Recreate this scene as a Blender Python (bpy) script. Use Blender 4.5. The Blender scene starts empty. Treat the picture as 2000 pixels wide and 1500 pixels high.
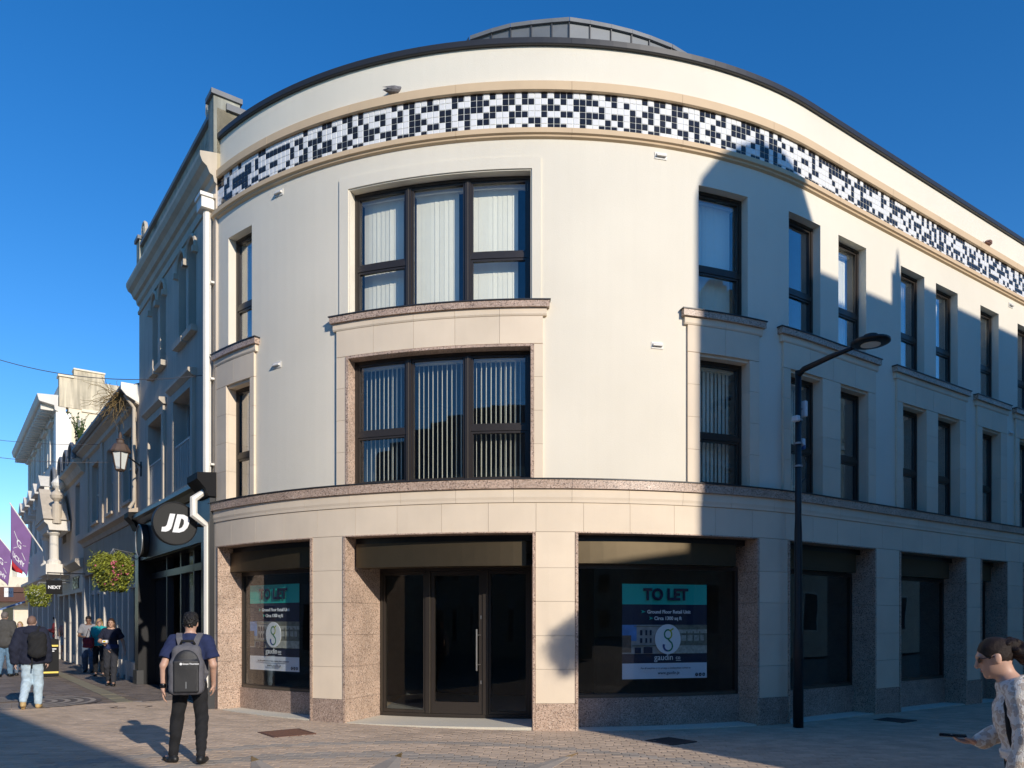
import bpy, bmesh, math, random
import numpy as np
from mathutils import Vector, Matrix
rnd = random.Random(7)
sc = bpy.context.scene
col = sc.collection
PI = math.pi
# ------------------------------------------------------------------ camera
CAMZ = 1.67; FPX = 1500.0; HY = 1215.0           # focal length and horizon in photo pixels (2000 wide)
cd = bpy.data.cameras.new('camera'); cam = bpy.data.objects.new('camera', cd); col.objects.link(cam)
cam.location = (0, 0, CAMZ); cam.rotation_euler = (PI/2, 0, 0)
cd.sensor_width = 36; cd.lens = 36*FPX/2000; cd.shift_y = (HY-750)/2000; cd.clip_end = 3000; cd.clip_start = 0.05
sc.camera = cam
# ------------------------------------------------------------------ sky + sun
SUN = Vector((.565, -.825, 0)).normalized(); ELEV = math.radians(21.4)
w = bpy.data.worlds.new('World'); sc.world = w; w.use_nodes = True
nt = w.node_tree; bg = nt.nodes['Background']
sky = nt.nodes.new('ShaderNodeTexSky'); sky.sky_type = 'NISHITA'; sky.sun_disc = False
sky.sun_elevation = ELEV; sky.sun_rotation = math.atan2(SUN.x, SUN.y)
sky.altitude = 0; sky.air_density = 1.0; sky.dust_density = 0.0; sky.ozone_density = 4.0
hs = nt.nodes.new('ShaderNodeHueSaturation'); hs.inputs['Saturation'].default_value = 1.28; hs.inputs['Hue'].default_value = .506; hs.inputs['Value'].default_value = 1.0
nt.links.new(sky.outputs[0], hs.inputs['Color']); nt.links.new(hs.outputs[0], bg.inputs[0]); bg.inputs[1].default_value = 0.15
sd = bpy.data.lights.new('sun', 'SUN'); so = bpy.data.objects.new('sun', sd); col.objects.link(so)
sd.energy = 3.45; sd.angle = math.radians(0.53); sd.color = (1, .915, .80)
so.rotation_euler = Vector((SUN.x*math.cos(ELEV), SUN.y*math.cos(ELEV), math.sin(ELEV))).to_track_quat('Z', 'Y').to_euler()
sc.view_settings.view_transform = 'Standard'; sc.view_settings.look = 'None'
sc.view_settings.exposure = 0.25; sc.view_settings.gamma = 1; sc.view_settings.use_curve_mapping = False

# ------------------------------------------------------------------ materials
MATS = {}
def mat(name, c, rough=.6, var=.08, vscale=6.0, bump=0.0, bscale=60.0, metal=0.0, spec=.5, island=0.0, streak=0.0, dirt=None):
    if name in MATS: return MATS[name]
    m = bpy.data.materials.new(name); m.use_nodes = True; MATS[name] = m
    n = m.node_tree.nodes; l = m.node_tree.links; b = n['Principled BSDF']
    b.inputs['Roughness'].default_value = rough; b.inputs['Metallic'].default_value = metal
    b.inputs['Specular IOR Level'].default_value = spec
    g = n.new('ShaderNodeNewGeometry')
    tc = n.new('ShaderNodeTexCoord')
    pos = g.outputs['Position']
    ns = n.new('ShaderNodeTexNoise'); ns.inputs['Scale'].default_value = vscale; ns.inputs['Detail'].default_value = 5
    l.new(pos, ns.inputs['Vector'])
    mr = n.new('ShaderNodeMapRange'); mr.inputs[1].default_value = .3; mr.inputs[2].default_value = .7
    mr.inputs[3].default_value = 1-var; mr.inputs[4].default_value = 1+var
    l.new(ns.outputs[0], mr.inputs[0]); fac = mr.outputs[0]
    def mul(a, bb):
        k = n.new('ShaderNodeMath'); k.operation = 'MULTIPLY'; l.new(a, k.inputs[0]); l.new(bb, k.inputs[1]); return k.outputs[0]
    if island:
        m2 = n.new('ShaderNodeMapRange'); m2.inputs[3].default_value = 1-island; m2.inputs[4].default_value = 1+island
        l.new(g.outputs['Random Per Island'], m2.inputs[0])
        oi = n.new('ShaderNodeObjectInfo'); m3 = n.new('ShaderNodeMapRange'); m3.inputs[3].default_value = 1-island*.8; m3.inputs[4].default_value = 1+island*.8
        l.new(oi.outputs['Random'], m3.inputs[0])
        fac = mul(mul(fac, m2.outputs[0]), m3.outputs[0])
    if streak:
        mp = n.new('ShaderNodeMapping'); mp.inputs['Scale'].default_value = (5, 5, .35); l.new(pos, mp.inputs[0])
        n3 = n.new('ShaderNodeTexNoise'); n3.inputs['Scale'].default_value = 1.6; n3.inputs['Detail'].default_value = 6; l.new(mp.outputs[0], n3.inputs['Vector'])
        m4 = n.new('ShaderNodeMapRange'); m4.inputs[1].default_value = .35; m4.inputs[2].default_value = .68; m4.inputs[3].default_value = 1+streak*.25; m4.inputs[4].default_value = 1-streak
        l.new(n3.outputs[0], m4.inputs[0]); fac = mul(fac, m4.outputs[0])
    vm = n.new('ShaderNodeVectorMath'); vm.operation = 'SCALE'; vm.inputs[0].default_value = c[:3]; l.new(fac, vm.inputs['Scale'])
    out = vm.outputs[0]
    if dirt:
        dc, lo, hi, dsc = dirt
        nd = n.new('ShaderNodeTexNoise'); nd.inputs['Scale'].default_value = dsc; nd.inputs['Detail'].default_value = 8; nd.inputs['Roughness'].default_value = .65; l.new(pos, nd.inputs['Vector'])
        md = n.new('ShaderNodeMapRange'); md.inputs[1].default_value = lo; md.inputs[2].default_value = hi; l.new(nd.outputs[0], md.inputs[0])
        mx = n.new('ShaderNodeMix'); mx.data_type = 'RGBA'; l.new(md.outputs[0], mx.inputs[0]); l.new(out, mx.inputs[6]); mx.inputs[7].default_value = (*dc, 1); out = mx.outputs[2]
    l.new(out, b.inputs['Base Color'])
    if bump:
        n2 = n.new('ShaderNodeTexNoise'); n2.inputs['Scale'].default_value = bscale; n2.inputs['Detail'].default_value = 4; l.new(pos, n2.inputs['Vector'])
        bp = n.new('ShaderNodeBump'); bp.inputs['Strength'].default_value = bump; bp.inputs['Distance'].default_value = .01
        l.new(n2.outputs[0], bp.inputs['Height']); l.new(bp.outputs[0], b.inputs['Normal'])
    return m

def granite(name, c1, c2, c3, scale=75):
    m = bpy.data.materials.new(name); m.use_nodes = True; MATS[name] = m
    n = m.node_tree.nodes; l = m.node_tree.links; b = n['Principled BSDF']
    b.inputs['Roughness'].default_value = .38
    g = n.new('ShaderNodeNewGeometry')
    v = n.new('ShaderNodeTexVoronoi'); v.inputs['Scale'].default_value = scale; l.new(g.outputs['Position'], v.inputs['Vector'])
    s = n.new('ShaderNodeSeparateColor'); l.new(v.outputs['Color'], s.inputs[0])
    r = n.new('ShaderNodeValToRGB'); r.color_ramp.interpolation = 'CONSTANT'
    e = r.color_ramp.elements; e[0].position = 0; e[0].color = (*c3, 1); e[1].position = .17; e[1].color = (*c1, 1)
    k = e.new(.62); k.color = (*c2, 1); k = e.new(.9); k.color = (c2[0]*1.25, c2[1]*1.3, c2[2]*1.35, 1)
    l.new(s.outputs[0], r.inputs[0])
    ns = n.new('ShaderNodeTexNoise'); ns.inputs['Scale'].default_value = 2.2; ns.inputs['Detail'].default_value = 4; l.new(g.outputs['Position'], ns.inputs['Vector'])
    mr = n.new('ShaderNodeMapRange'); mr.inputs[1].default_value = .3; mr.inputs[2].default_value = .7; mr.inputs[3].default_value = .82; mr.inputs[4].default_value = 1.12; l.new(ns.outputs[0], mr.inputs[0])
    vm = n.new('ShaderNodeVectorMath'); vm.operation = 'SCALE'; l.new(r.outputs[0], vm.inputs[0]); l.new(mr.outputs[0], vm.inputs['Scale'])
    l.new(vm.outputs[0], b.inputs['Base Color']); return m

def glass(name, tint=(.72, .82, .8), base=.10, gain=1.0, rough=.0):
    m = bpy.data.materials.new(name); m.use_nodes = True; MATS[name] = m
    n = m.node_tree.nodes; l = m.node_tree.links; n.remove(n['Principled BSDF'])
    t = n.new('ShaderNodeBsdfTransparent'); t.inputs[0].default_value = (*tint, 1)
    g = n.new('ShaderNodeBsdfGlossy'); g.inputs['Roughness'].default_value = rough; g.inputs[0].default_value = (.95, .97, 1, 1)
    gm = n.new('ShaderNodeNewGeometry'); ns = n.new('ShaderNodeTexNoise'); ns.inputs['Scale'].default_value = 1.3; ns.inputs['Detail'].default_value = 1
    l.new(gm.outputs['Position'], ns.inputs['Vector'])
    bp = n.new('ShaderNodeBump'); bp.inputs['Strength'].default_value = .035; bp.inputs['Distance'].default_value = .05; l.new(ns.outputs[0], bp.inputs['Height']); l.new(bp.outputs[0], g.inputs['Normal'])
    f = n.new('ShaderNodeLayerWeight'); f.inputs[0].default_value = .5; fp = n.new('ShaderNodeMath'); fp.operation = 'POWER'; fp.inputs[1].default_value = 2.5; l.new(f.outputs['Facing'], fp.inputs[0])
    a = n.new('ShaderNodeMath'); a.operation = 'MULTIPLY_ADD'; a.inputs[1].default_value = gain; a.inputs[2].default_value = base; a.use_clamp = True
    l.new(fp.outputs[0], a.inputs[0])
    mx = n.new('ShaderNodeMixShader'); l.new(a.outputs[0], mx.inputs[0]); l.new(t.outputs[0], mx.inputs[1]); l.new(g.outputs[0], mx.inputs[2])
    l.new(mx.outputs[0], n['Material Output'].inputs[0]); return m

mat('render', (.83, .762, .625), .85, .05, .45, .45, 130, streak=.008)
mat('stone', (.80, .665, .50), .75, .05, 1.7, .18, 90, island=.05)
mat('tan_band', (.68, .50, .31), .7, .04, 2)
mat('frame', (.034, .027, .022), .35, .05, spec=.5)
mat('frame_edge', (.09, .075, .055), .3, .05)
mat('coping', (.03, .029, .03), .4, .05)
mat('fascia_box', (.095, .072, .042), .48, .04, metal=.75)
mat('tile_white', (.83, .82, .80), .12, .02, island=.02)
mat('tile_black', (.018, .017, .019), .10, .02, island=.2)
mat('grout', (.78, .78, .72), .9, .1)
mat('blind', (.90, .89, .77), .8, .02, island=.05)
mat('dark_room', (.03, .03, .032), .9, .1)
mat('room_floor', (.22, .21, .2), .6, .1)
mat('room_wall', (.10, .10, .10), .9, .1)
mat('white_paint', (.82, .78, .69), .45, .04, 3)
mat('vent', (.75, .72, .66), .5, .03)
mat('zinc', (.17, .18, .19), .55, .12, 1.5, metal=.2)
mat('zinc_dark', (.06, .06, .065), .5, .1)
mat('steel', (.55, .53, .5), .28, .05, metal=.9)
mat('black_metal', (.012, .013, .016), .4, .1)
mat('grey_metal', (.33, .34, .35), .45, .1, metal=.3)
mat('plastic_white', (.7, .72, .74), .4, .03)
mat('blue_plastic', (.03, .09, .28), .4, .05)
mat('paver', (.50, .375, .265), .8, .10, 2.2, .25, 120, island=.12, dirt=((.33, .255, .185), .52, .8, .9))
mat('paver_grey', (.36, .305, .245), .8, .08, 2.2, .2, 120, island=.09)
mat('paver_dark', (.215, .172, .14), .75, .1, 2.0, .25, 120, island=.22)
mat('joint_light', (.50, .45, .39), .9, .15, 3)
mat('joint', (.30, .225, .16), .95, .2, 8)
mat('slab_light', (.48, .40, .31), .8, .08, 3, island=.06)
mat('strip_tan', (.30, .255, .16), .8, .1, 3)
mat('threshold', (.66, .61, .49), .9, .25, 150, .3, 150)
mat('brass', (.45, .30, .12), .4, .1, metal=.6)
mat('rust', (.13, .06, .038), .7, .2, 20)
mat('drain_dark', (.075, .055, .045), .8, .1)
granite('granite', (.50, .35, .255), (.57, .43, .33), (.19, .13, .10), 85)
granite('granite_brown', (.38, .275, .215), (.46, .35, .28), (.16, .115, .095), 85)
glass('glass', (.985, .99, .98), .05, 1.0)
glass('glass_shop', (.95, .97, .96), .014, .45)
mat('left_wall', (.60, .51, .405), .85, .06, 1.2, .2, 70, streak=.12)
mat('left_trim', (.58, .50, .39), .75, .08, 1.5, streak=.10)
mat('left_stain', (.40, .395, .33), .9, .15, 2, .2, 60, streak=.35, dirt=((.10, .105, .075), .5, .68, 1.6))
mat('side_render', (.52, .44, .30), .9, .10, 1.0, .2, 60, dirt=((.27, .22, .13), .5, .75, .9))
mat('b2_wall', (.58, .475, .36), .85, .06, 1.3, .15, 60, streak=.12)
mat('b2_boards', (.37, .28, .20), .7, .10, 2.0, streak=.10)
mat('b2_white', (.64, .59, .51), .6, .06, 2)
mat('cream', (.86, .75, .56), .85, .08, .8, .1, 40, dirt=((.45, .38, .27), .6, .8, .8))
mat('cream_stain', (.68, .58, .41), .9, .12, 1.2, streak=.35, dirt=((.30, .26, .18), .52, .72, 1.4))
mat('white_wall', (.78, .725, .63), .8, .06, .8, streak=.08)
mat('slate', (.09, .095, .11), .6, .2, 3)
mat('lead', (.17, .175, .18), .55, .15, 2)
mat('jd_black', (.012, .012, .013), .35, .1, 3)
mat('jd_grey', (.045, .045, .046), .4, .1, 2)
mat('sign_white', (.85, .85, .85), .5, .01)
mat('sign_disc', (.030, .030, .029), .5, .08, 3, spec=.25)
mat('sign_black', (.010, .010, .011), .6, .05, 3, spec=.12)
mat('pane_dark', (.02, .022, .026), .08, .1, spec=.8)
mat('curtain', (.5, .5, .49), .9, .1, 8)
mat('copper_brown', (.105, .07, .052), .55, .2, 8)
mat('lantern_glass', (.72, .74, .70), .25, .03)
mat('purple', (.20, .10, .27), .75, .08, 3)
mat('red_cloth', (.45, .02, .03), .8, .1)
mat('flag_white', (.75, .75, .77), .8, .02)
mat('awning_blue', (.12, .2, .38), .7, .1)
mat('yellow', (.75, .55, .02), .5, .05)
mat('pigeon', (.16, .155, .165), .8, .3, 25)
mat('pigeon_brown', (.24, .13, .10), .8, .3, 25)
mat('cable', (.10, .10, .11), .7, .05)
mat('leaf', (.31, .34, .04), .6, .2, 9, island=.45)
mat('leaf_dark', (.05, .085, .02), .6, .2, 9, island=.4)
mat('leaf_dry', (.22, .15, .06), .8, .2, 9, island=.35)
mat('pink', (.62, .16, .24), .6, .15, 12, island=.3)
mat('white_flower', (.7, .72, .55), .6, .1, 12, island=.2)
mat('basket', (.10, .06, .045), .9, .2, 20)
mat('opp_wall', (.50, .43, .33), .9, .1, .7, streak=.1)
mat('opp_trim', (.58, .53, .45), .8, .1)

# ------------------------------------------------------------------ helpers
def gz(x): return -.011*max(-9.0, min(12.0, x))
class MB:
    def __init__(s): s.v = []; s.f = []; s.m = []
    def add(s, vs, fs, mi=0):
        o = len(s.v); s.v += [tuple(p) for p in vs]; s.f += [tuple(i+o for i in f) for f in fs]; s.m += [mi]*len(fs)
    def build(s, name, mats, parent=None, smooth=False):
        me = bpy.data.meshes.new(name); me.from_pydata(s.v, [], s.f)
        if not isinstance(mats, (list, tuple)): mats = [mats]
        for k in mats: me.materials.append(MATS[k])
        if len(mats) > 1: me.polygons.foreach_set('material_index', s.m)
        if smooth: me.polygons.foreach_set('use_smooth', [True]*len(s.f))
        me.update(); return link(name, me, parent)
def link(name, me, parent=None):
    o = bpy.data.objects.new(name, me); col.objects.link(o)
    if parent is not None:
        o.parent = parent
        if parent.type == 'EMPTY' and not parent.get('_local'): o.matrix_parent_inverse = Matrix.Translation(-parent.location)
    return o
def tag(o, label, cat, group=None):
    o['label'] = label; o['category'] = cat
    if group: o['group'] = group
    return o
def struct(o): o['kind'] = 'structure'; return o
def stuff(o): o['kind'] = 'stuff'; return o
def thing(name, loc, label, cat, group=None, rz=0, local=False):
    o = bpy.data.objects.new(name, None); col.objects.link(o); o.location = loc; o.rotation_euler = (0, 0, rz); o.empty_display_size = .2
    if local: o['_local'] = 1
    return tag(o, label, cat, group)

CC = Vector((.41, 20.38)); RR = 8.45; PHR = math.atan(.693); SA = RR*PHR
TT = Vector((math.cos(PHR), math.sin(PHR))); NN = Vector((math.sin(PHR), -math.cos(PHR)))
def W(s, d, z):                                  # main building: s along the frontage, d outward, z up
    if s <= SA:
        p = s/RR; return (CC.x+(RR+d)*math.sin(p), CC.y-(RR+d)*math.cos(p), z)
    q = CC+(RR+d)*NN+(s-SA)*TT; return (q.x, q.y, z)
def Wang(s): return min(s, SA)/RR
class Plane:
    def __init__(s, O, e, n): s.O = Vector(O); s.e = Vector(e).normalized(); s.n = Vector(n).normalized()
    def __call__(s, t, d, z):
        q = s.O+s.e*t+s.n*d; return (q.x, q.y, z)
LF = Plane((-5.5, 14.27), (-.598, .801), (-.801, -.598))      # left street frontage
RF = Plane((12.628, 2.750), (.8219, .5696), (-.5696, .8219))  # frontage across the right-hand street
def ses(F, a0, a1, step=.22):
    if F is W and a0 < SA:
        b = min(a1, SA); n = max(1, math.ceil((b-a0)/step)); r = [a0+(b-a0)*i/n for i in range(n+1)]
        if a1 > SA: r.append(a1)
        return r
    return [a0, a1]
def box(mb, F, a0, a1, d0, d1, z0, z1, mi=0, step=.22):
    S = ses(F, a0, a1, step); vs = []; fs = []
    for a in S: vs += [F(a, d0, z0), F(a, d1, z0), F(a, d1, z1), F(a, d0, z1)]
    for i in range(len(S)-1):
        p = 4*i; q = p+4
        for k in range(4):
            k2 = (k+1) % 4; fs.append((p+k, q+k, q+k2, p+k2))
    e = 4*(len(S)-1); fs += [(0, 1, 2, 3), (e+3, e+2, e+1, e)]
    mb.add(vs, fs, mi)
def prof(mb, F, a0, a1, pts, mi=0, step=.22):      # extrude a closed (d,z) profile along the frontage
    S = ses(F, a0, a1, step); n = len(pts); vs = []; fs = []
    for a in S: vs += [F(a, d, z) for d, z in pts]
    for i in range(len(S)-1):
        for k in range(n):
            k2 = (k+1) % n; fs.append((i*n+k, i*n+n+k, i*n+n+k2, i*n+k2))
    e = n*(len(S)-1); fs += [tuple(range(n)), tuple(e+k for k in reversed(range(n)))]
    mb.add(vs, fs, mi)
def pbox(name, m, parent, F, *a, **k):
    mb = MB(); box(mb, F, *a, **k); return mb.build(name, m, parent)
def pprof(name, m, parent, F, a0, a1, pts):
    mb = MB(); prof(mb, F, a0, a1, pts); return mb.build(name, m, parent)
def wall(name, m, parent, F, a0, a1, z0, z1, ops, thick=.3, d=0.0, step=.22):
    A = set([a0, a1]); Z = set([z0, z1])
    for o in ops: A |= {o[0], o[1]}; Z |= {o[2], o[3]}
    A = sorted(x for x in A if a0 <= x <= a1); Z = sorted(x for x in Z if z0 <= x <= z1)
    AA = [A[0]]
    for i in range(len(A)-1): AA += ses(F, A[i], A[i+1], step)[1:]
    def hole(a, z): return a < a0 or a > a1 or z < z0 or z > z1 or any(o[0] < a < o[1] and o[2] < z < o[3] for o in ops)
    vi = {}; V = []; Fs = []
    def v(a, dd, z):
        k = (round(a, 4), round(dd, 4), round(z, 4))
        if k not in vi: vi[k] = len(V); V.append(F(a, dd, z))
        return vi[k]
    d0, d1 = d, d-thick
    for i in range(len(AA)-1):
        for j in range(len(Z)-1):
            a, b, p, q = AA[i], AA[i+1], Z[j], Z[j+1]; am = (a+b)/2; zm = (p+q)/2
            if hole(am, zm): continue
            Fs.append((v(a, d0, p), v(b, d0, p), v(b, d0, q), v(a, d0, q)))
            Fs.append((v(b, d1, p), v(a, d1, p), v(a, d1, q), v(b, d1, q)))
            if hole(a-1e-3, zm): Fs.append((v(a, d1, p), v(a, d0, p), v(a, d0, q), v(a, d1, q)))
            if hole(b+1e-3, zm): Fs.append((v(b, d0, p), v(b, d1, p), v(b, d1, q), v(b, d0, q)))
            if hole(am, p-1e-3): Fs.append((v(a, d1, p), v(b, d1, p), v(b, d0, p), v(a, d0, p)))
            if hole(am, q+1e-3): Fs.append((v(a, d0, q), v(b, d0, q), v(b, d1, q), v(a, d1, q)))
    mb = MB(); mb.add(V, Fs); return mb.build(name, m, parent)
def cyl(mb, p0, p1, r0, r1=None, n=12, caps=True, mi=0):
    p0 = Vector(p0); p1 = Vector(p1); r1 = r0 if r1 is None else r1
    ax = (p1-p0).normalized(); u = ax.orthogonal().normalized(); v = ax.cross(u)
    vs = []; fs = []
    for k in range(n):
        a = 2*PI*k/n; q = u*math.cos(a)+v*math.sin(a); vs += [p0+q*r0, p1+q*r1]
    for k in range(n):
        k2 = (k+1) % n; fs.append((2*k, 2*k2, 2*k2+1, 2*k+1))
    if caps: fs += [tuple(2*k for k in reversed(range(n))), tuple(2*k+1 for k in range(n))]
    mb.add(vs, fs, mi)
def tube(mb, pts, r, n=8, mi=0):
    pts = [Vector(p) for p in pts]; vs = []; fs = []; N = len(pts); u = None
    for i, p in enumerate(pts):
        ax = (pts[min(i+1, N-1)]-pts[max(i-1, 0)]).normalized()
        if u is None: u = ax.orthogonal().normalized()
        u = (u-ax*u.dot(ax)).normalized(); v = ax.cross(u)
        rr = r[i] if isinstance(r, (list, tuple)) else r
        vs += [p+(u*math.cos(2*PI*k/n)+v*math.sin(2*PI*k/n))*rr for k in range(n)]
    for i in range(N-1):
        for k in range(n):
            k2 = (k+1) % n; fs.append((i*n+k, i*n+k2, i*n+n+k2, i*n+n+k))
    fs += [tuple(reversed(range(n))), tuple((N-1)*n+k for k in range(n))]
    mb.add(vs, fs, mi)
def lathe(mb, c, pr, n=16, mi=0):                   # profile [(r,z)]
    vs = []; fs = []; m = len(pr)
    for r, z in pr: vs += [(c[0]+r*math.cos(2*PI*k/n), c[1]+r*math.sin(2*PI*k/n), c[2]+z) for k in range(n)]
    for i in range(m-1):
        for k in range(n):
            k2 = (k+1) % n; fs.append((i*n+k, i*n+k2, i*n+n+k2, i*n+n+k))
    fs += [tuple(reversed(range(n))), tuple((m-1)*n+k for k in range(n))]
    mb.add(vs, fs, mi)
def text_mesh(s, size, F, extrude=.002, align='LEFT', bold=0.0):      # text as mesh, (x, y, depth) -> F
    cu = bpy.data.curves.new('lettering', 'FONT'); cu.body = s; cu.size = size; cu.align_x = align; cu.extrude = extrude; cu.resolution_u = 4
    cu.offset = bold
    o = bpy.data.objects.new('lettering', cu); col.objects.link(o)
    me = bpy.data.meshes.new_from_object(o.evaluated_get(bpy.context.evaluated_depsgraph_get()))
    bpy.data.objects.remove(o); bpy.data.curves.remove(cu)
    for v in me.vertices: v.co = F(v.co.x, v.co.y, v.co.z)
    return me
def lettering(s, size, F, m, parent, name='lettering', align='LEFT', bold=0.0, extrude=.002):
    me = text_mesh(s, size, F, extrude, align, bold); me.materials.clear(); me.materials.append(MATS[m]); me.name = name
    return link(name, me, parent)
def gpix(x, y, h=0.0):                              # photo pixel on the ground -> world point
    X = (x-1000)/FPX*10; z = 0
    for _ in range(6):
        Y = FPX*(CAMZ-z-h)/(y-HY); X = (x-1000)/FPX*Y; z = gz(X)
    return Vector((X, Y, z))
# ================================================================== MAIN CORNER BUILDING
S0, S1E = -6.65, 22.0
def SX(x, d=0.0):                                   # photo column -> s on the surface offset by d
    k = (x-1000)/FPX; Rr = RR+d
    a = k*k+1; b = -2*(k*CC.x+CC.y); c = CC.dot(CC)-Rr*Rr; D = b*b-4*a*c
    if D >= 0:
        Y = (-b-math.sqrt(D))/(2*a); ph = math.atan2(k*Y-CC.x, CC.y-Y)
        if ph <= PHR: return RR*ph
    P0 = CC+Rr*NN; t = (k*P0.y-P0.x)/(TT.x-k*TT.y); return SA+t
def ZY(s, y, d=0.0): return CAMZ+(HY-y)/FPX*W(s, d, 0)[1]
cb = thing('corner_building', W(0, 0, 0), 'cream rendered three storey building with rounded corner and black and white tile band', 'building')
Z2 = (6.65, 8.69); Z1 = (3.88, 5.94)
UP = [(-6.12, -5.36), (-3.12, -.12), (2.63, 3.59), (4.53, 5.41), (5.96, 6.86), (8.08, 8.98), (9.44, 10.36), (11.38, 12.26), (13.22, 14.1), (14.7, 15.6), (17.2, 18.1), (19, 19.9)]
holes = [(a, b, *Z2) for a, b in UP]+[(a-.04, b+.04, Z1[0], Z1[1]+.04) for a, b in UP]
wall('wall', 'render', cb, W, S0, S1E, 3.5, 10.62, holes, .28)
# ground floor backing wall
GO = [(-6.37, -3.86), (-3.16, -.09), (.61, 3.73), (4.48, 7.04), (7.96, 10.57), (11.3, 12.5), (13.4, 16.0), (16.9, 19.5)]
GT = 3.05
wall('ground_floor_wall', 'stone', cb, W, S0, S1E, -.2, 3.5, [(a-.04, b+.04, -.2, GT+.04) for a, b in GO], .5)
# floors, roof, inner rooms
def slab(name, z0, z1, m, d=-.29):
    S = ses(W, S0, SA)+[S1E]; P = [W(s, d, 0) for s in S]+[W(S1E, -8, 0), W(S0, -7.9, 0)]
    n = len(P); mb = MB(); mb.add([(p[0], p[1], z0) for p in P]+[(p[0], p[1], z1) for p in P],
        [tuple(reversed(range(n))), tuple(range(n, 2*n))]+[(i, (i+1) % n, (i+1) % n+n, i+n) for i in range(n)])
    return mb.build(name, m, cb)
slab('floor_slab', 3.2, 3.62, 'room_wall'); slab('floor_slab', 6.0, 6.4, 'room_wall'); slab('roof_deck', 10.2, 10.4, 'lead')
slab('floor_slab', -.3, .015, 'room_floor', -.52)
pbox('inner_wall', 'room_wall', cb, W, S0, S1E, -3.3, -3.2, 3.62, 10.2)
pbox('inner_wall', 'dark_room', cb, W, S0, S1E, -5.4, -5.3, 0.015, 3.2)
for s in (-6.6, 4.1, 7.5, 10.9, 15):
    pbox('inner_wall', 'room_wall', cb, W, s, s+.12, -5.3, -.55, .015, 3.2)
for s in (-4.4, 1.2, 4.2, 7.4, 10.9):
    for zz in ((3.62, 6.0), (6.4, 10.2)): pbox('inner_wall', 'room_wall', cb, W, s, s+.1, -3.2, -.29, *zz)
pbox('party_wall', 'side_render', cb, W, S0-.0, S0+.2, -7.5, -.29, 3.62, 10.4)
# window furniture ------------------------------------------------------------------
def ring(mb, F, a0, a1, z0, z1, wd, d0, d1):
    box(mb, F, a0, a0+wd, d0, d1, z0, z1); box(mb, F, a1-wd, a1, d0, d1, z0, z1)
    box(mb, F, a0+wd, a1-wd, d0, d1, z0, z0+wd); box(mb, F, a0+wd, a1-wd, d0, d1, z1-wd, z1)
def slats(parent, a0, a1, z0, z1, ang, pitch=.082, wdt=.088, d=-.37, skip=0.0):
    n = int((a1-a0-skip)/pitch)
    mb = MB(); h = wdt/2
    mb.add([(-h, -.003, 0), (h, -.003, 0), (h, .003, 0), (-h, .003, 0), (-h, -.003, z1-z0), (h, -.003, z1-z0), (h, .003, z1-z0), (-h, .003, z1-z0)],
           [(0, 3, 2, 1), (4, 5, 6, 7), (0, 1, 5, 4), (1, 2, 6, 5), (2, 3, 7, 6), (3, 0, 4, 7)])
    me = None
    for i in range(n):
        s = a0+.03+pitch*(i+.5); p = W(s, d, z0)
        if me is None:
            o = mb.build('slat', 'blind', parent); me = o.data
        else: o = link('slat', me, parent)
        o.location = p; o.rotation_euler = (0, 0, Wang(s)+ang+rnd.uniform(-.11, .11))
def window(a0, a1, z0, z1, lights, tz, blind=0.08, d=-.15, skip=.06, rail=True):
    fr = MB(); ring(fr, W, a0, a1, z0, z1, .05, d-.09, d)
    cells = []
    for i in range(len(lights)-1):
        l0 = a0+.05 if i == 0 else lights[i]+.045; l1 = a1-.05 if i == len(lights)-2 else lights[i+1]-.045
        if i > 0: box(fr, W, lights[i]-.045, lights[i]+.045, d-.09, d+.012, z0+.05, z1-.05)
        if tz[i] is None: cells.append((l0, l1, z0+.05, z1-.05))
        else:
            box(fr, W, l0, l1, d-.088, d-.002, tz[i]-.04, tz[i]+.04)
            cells += [(l0, l1, tz[i]+.04, z1-.05), (l0, l1, z0+.05, tz[i]-.04)]
    f = fr.build('window', 'frame', cb)
    for i in range(1, len(lights)-1): pbox('mullion_strip', 'frame_edge', f, W, lights[i]-.008, lights[i]+.008, d+.012, d+.022, z0+.06, z1-.06)
    for c in cells:
        mb = MB(); ring(mb, W, c[0]+.002, c[1]-.002, c[2]+.002, c[3]-.002, .035, d-.07, d-.015); mb.build('sash', 'frame', f)
        pbox('pane', 'glass', f, W, c[0]+.035, c[1]-.035, d-.05, d-.044, c[2]+.035, c[3]-.035, step=.3)
    if blind is not None:
        for i in range(len(lights)-1):
            b = blind[i] if isinstance(blind, (list, tuple)) else blind
            if b is None: continue
            slats(f, lights[i]+.03, lights[i+1]-.03, z0+.07, z1-.09, b, skip=skip)
            pbox('head_rail', 'blind', f, W, lights[i]+.03, lights[i+1]-.03, d-.27, d-.17, z1-.085, z1-.03)
    return f
LB = [-3.12, -2.13, -1.13, -.12]
for i, (a, b) in enumerate(UP):
    if i == 1:
        window(a, b, *Z2, LB, [7.45, None, 7.45], .10, skip=.13)
        window(a, b, *Z1, LB, [4.73, None, 4.73], [-.95, -1.25, -1.32])
    else:
        window(a, b, *Z2, [a, b], [7.42], [.06, None, .05, None, .10, .9, .12, .08, .9, .1, .1, .1][i])
        window(a, b, *Z1, [a, b], [4.70], [.9, .15, .5, .12, None, .1, .12, .9, .1, .1, .1, .1][i])
# plaster border round the big upper window
mb = MB()
for r in ((-3.31, -3.14, 6.66, 8.89), (-.10, .04, 6.66, 8.89), (-3.14, -.10, 8.71, 8.89)): box(mb, W, r[0], r[1], 0, .022, r[2], r[3])
mb.build('window_surround', 'render', cb)
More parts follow.
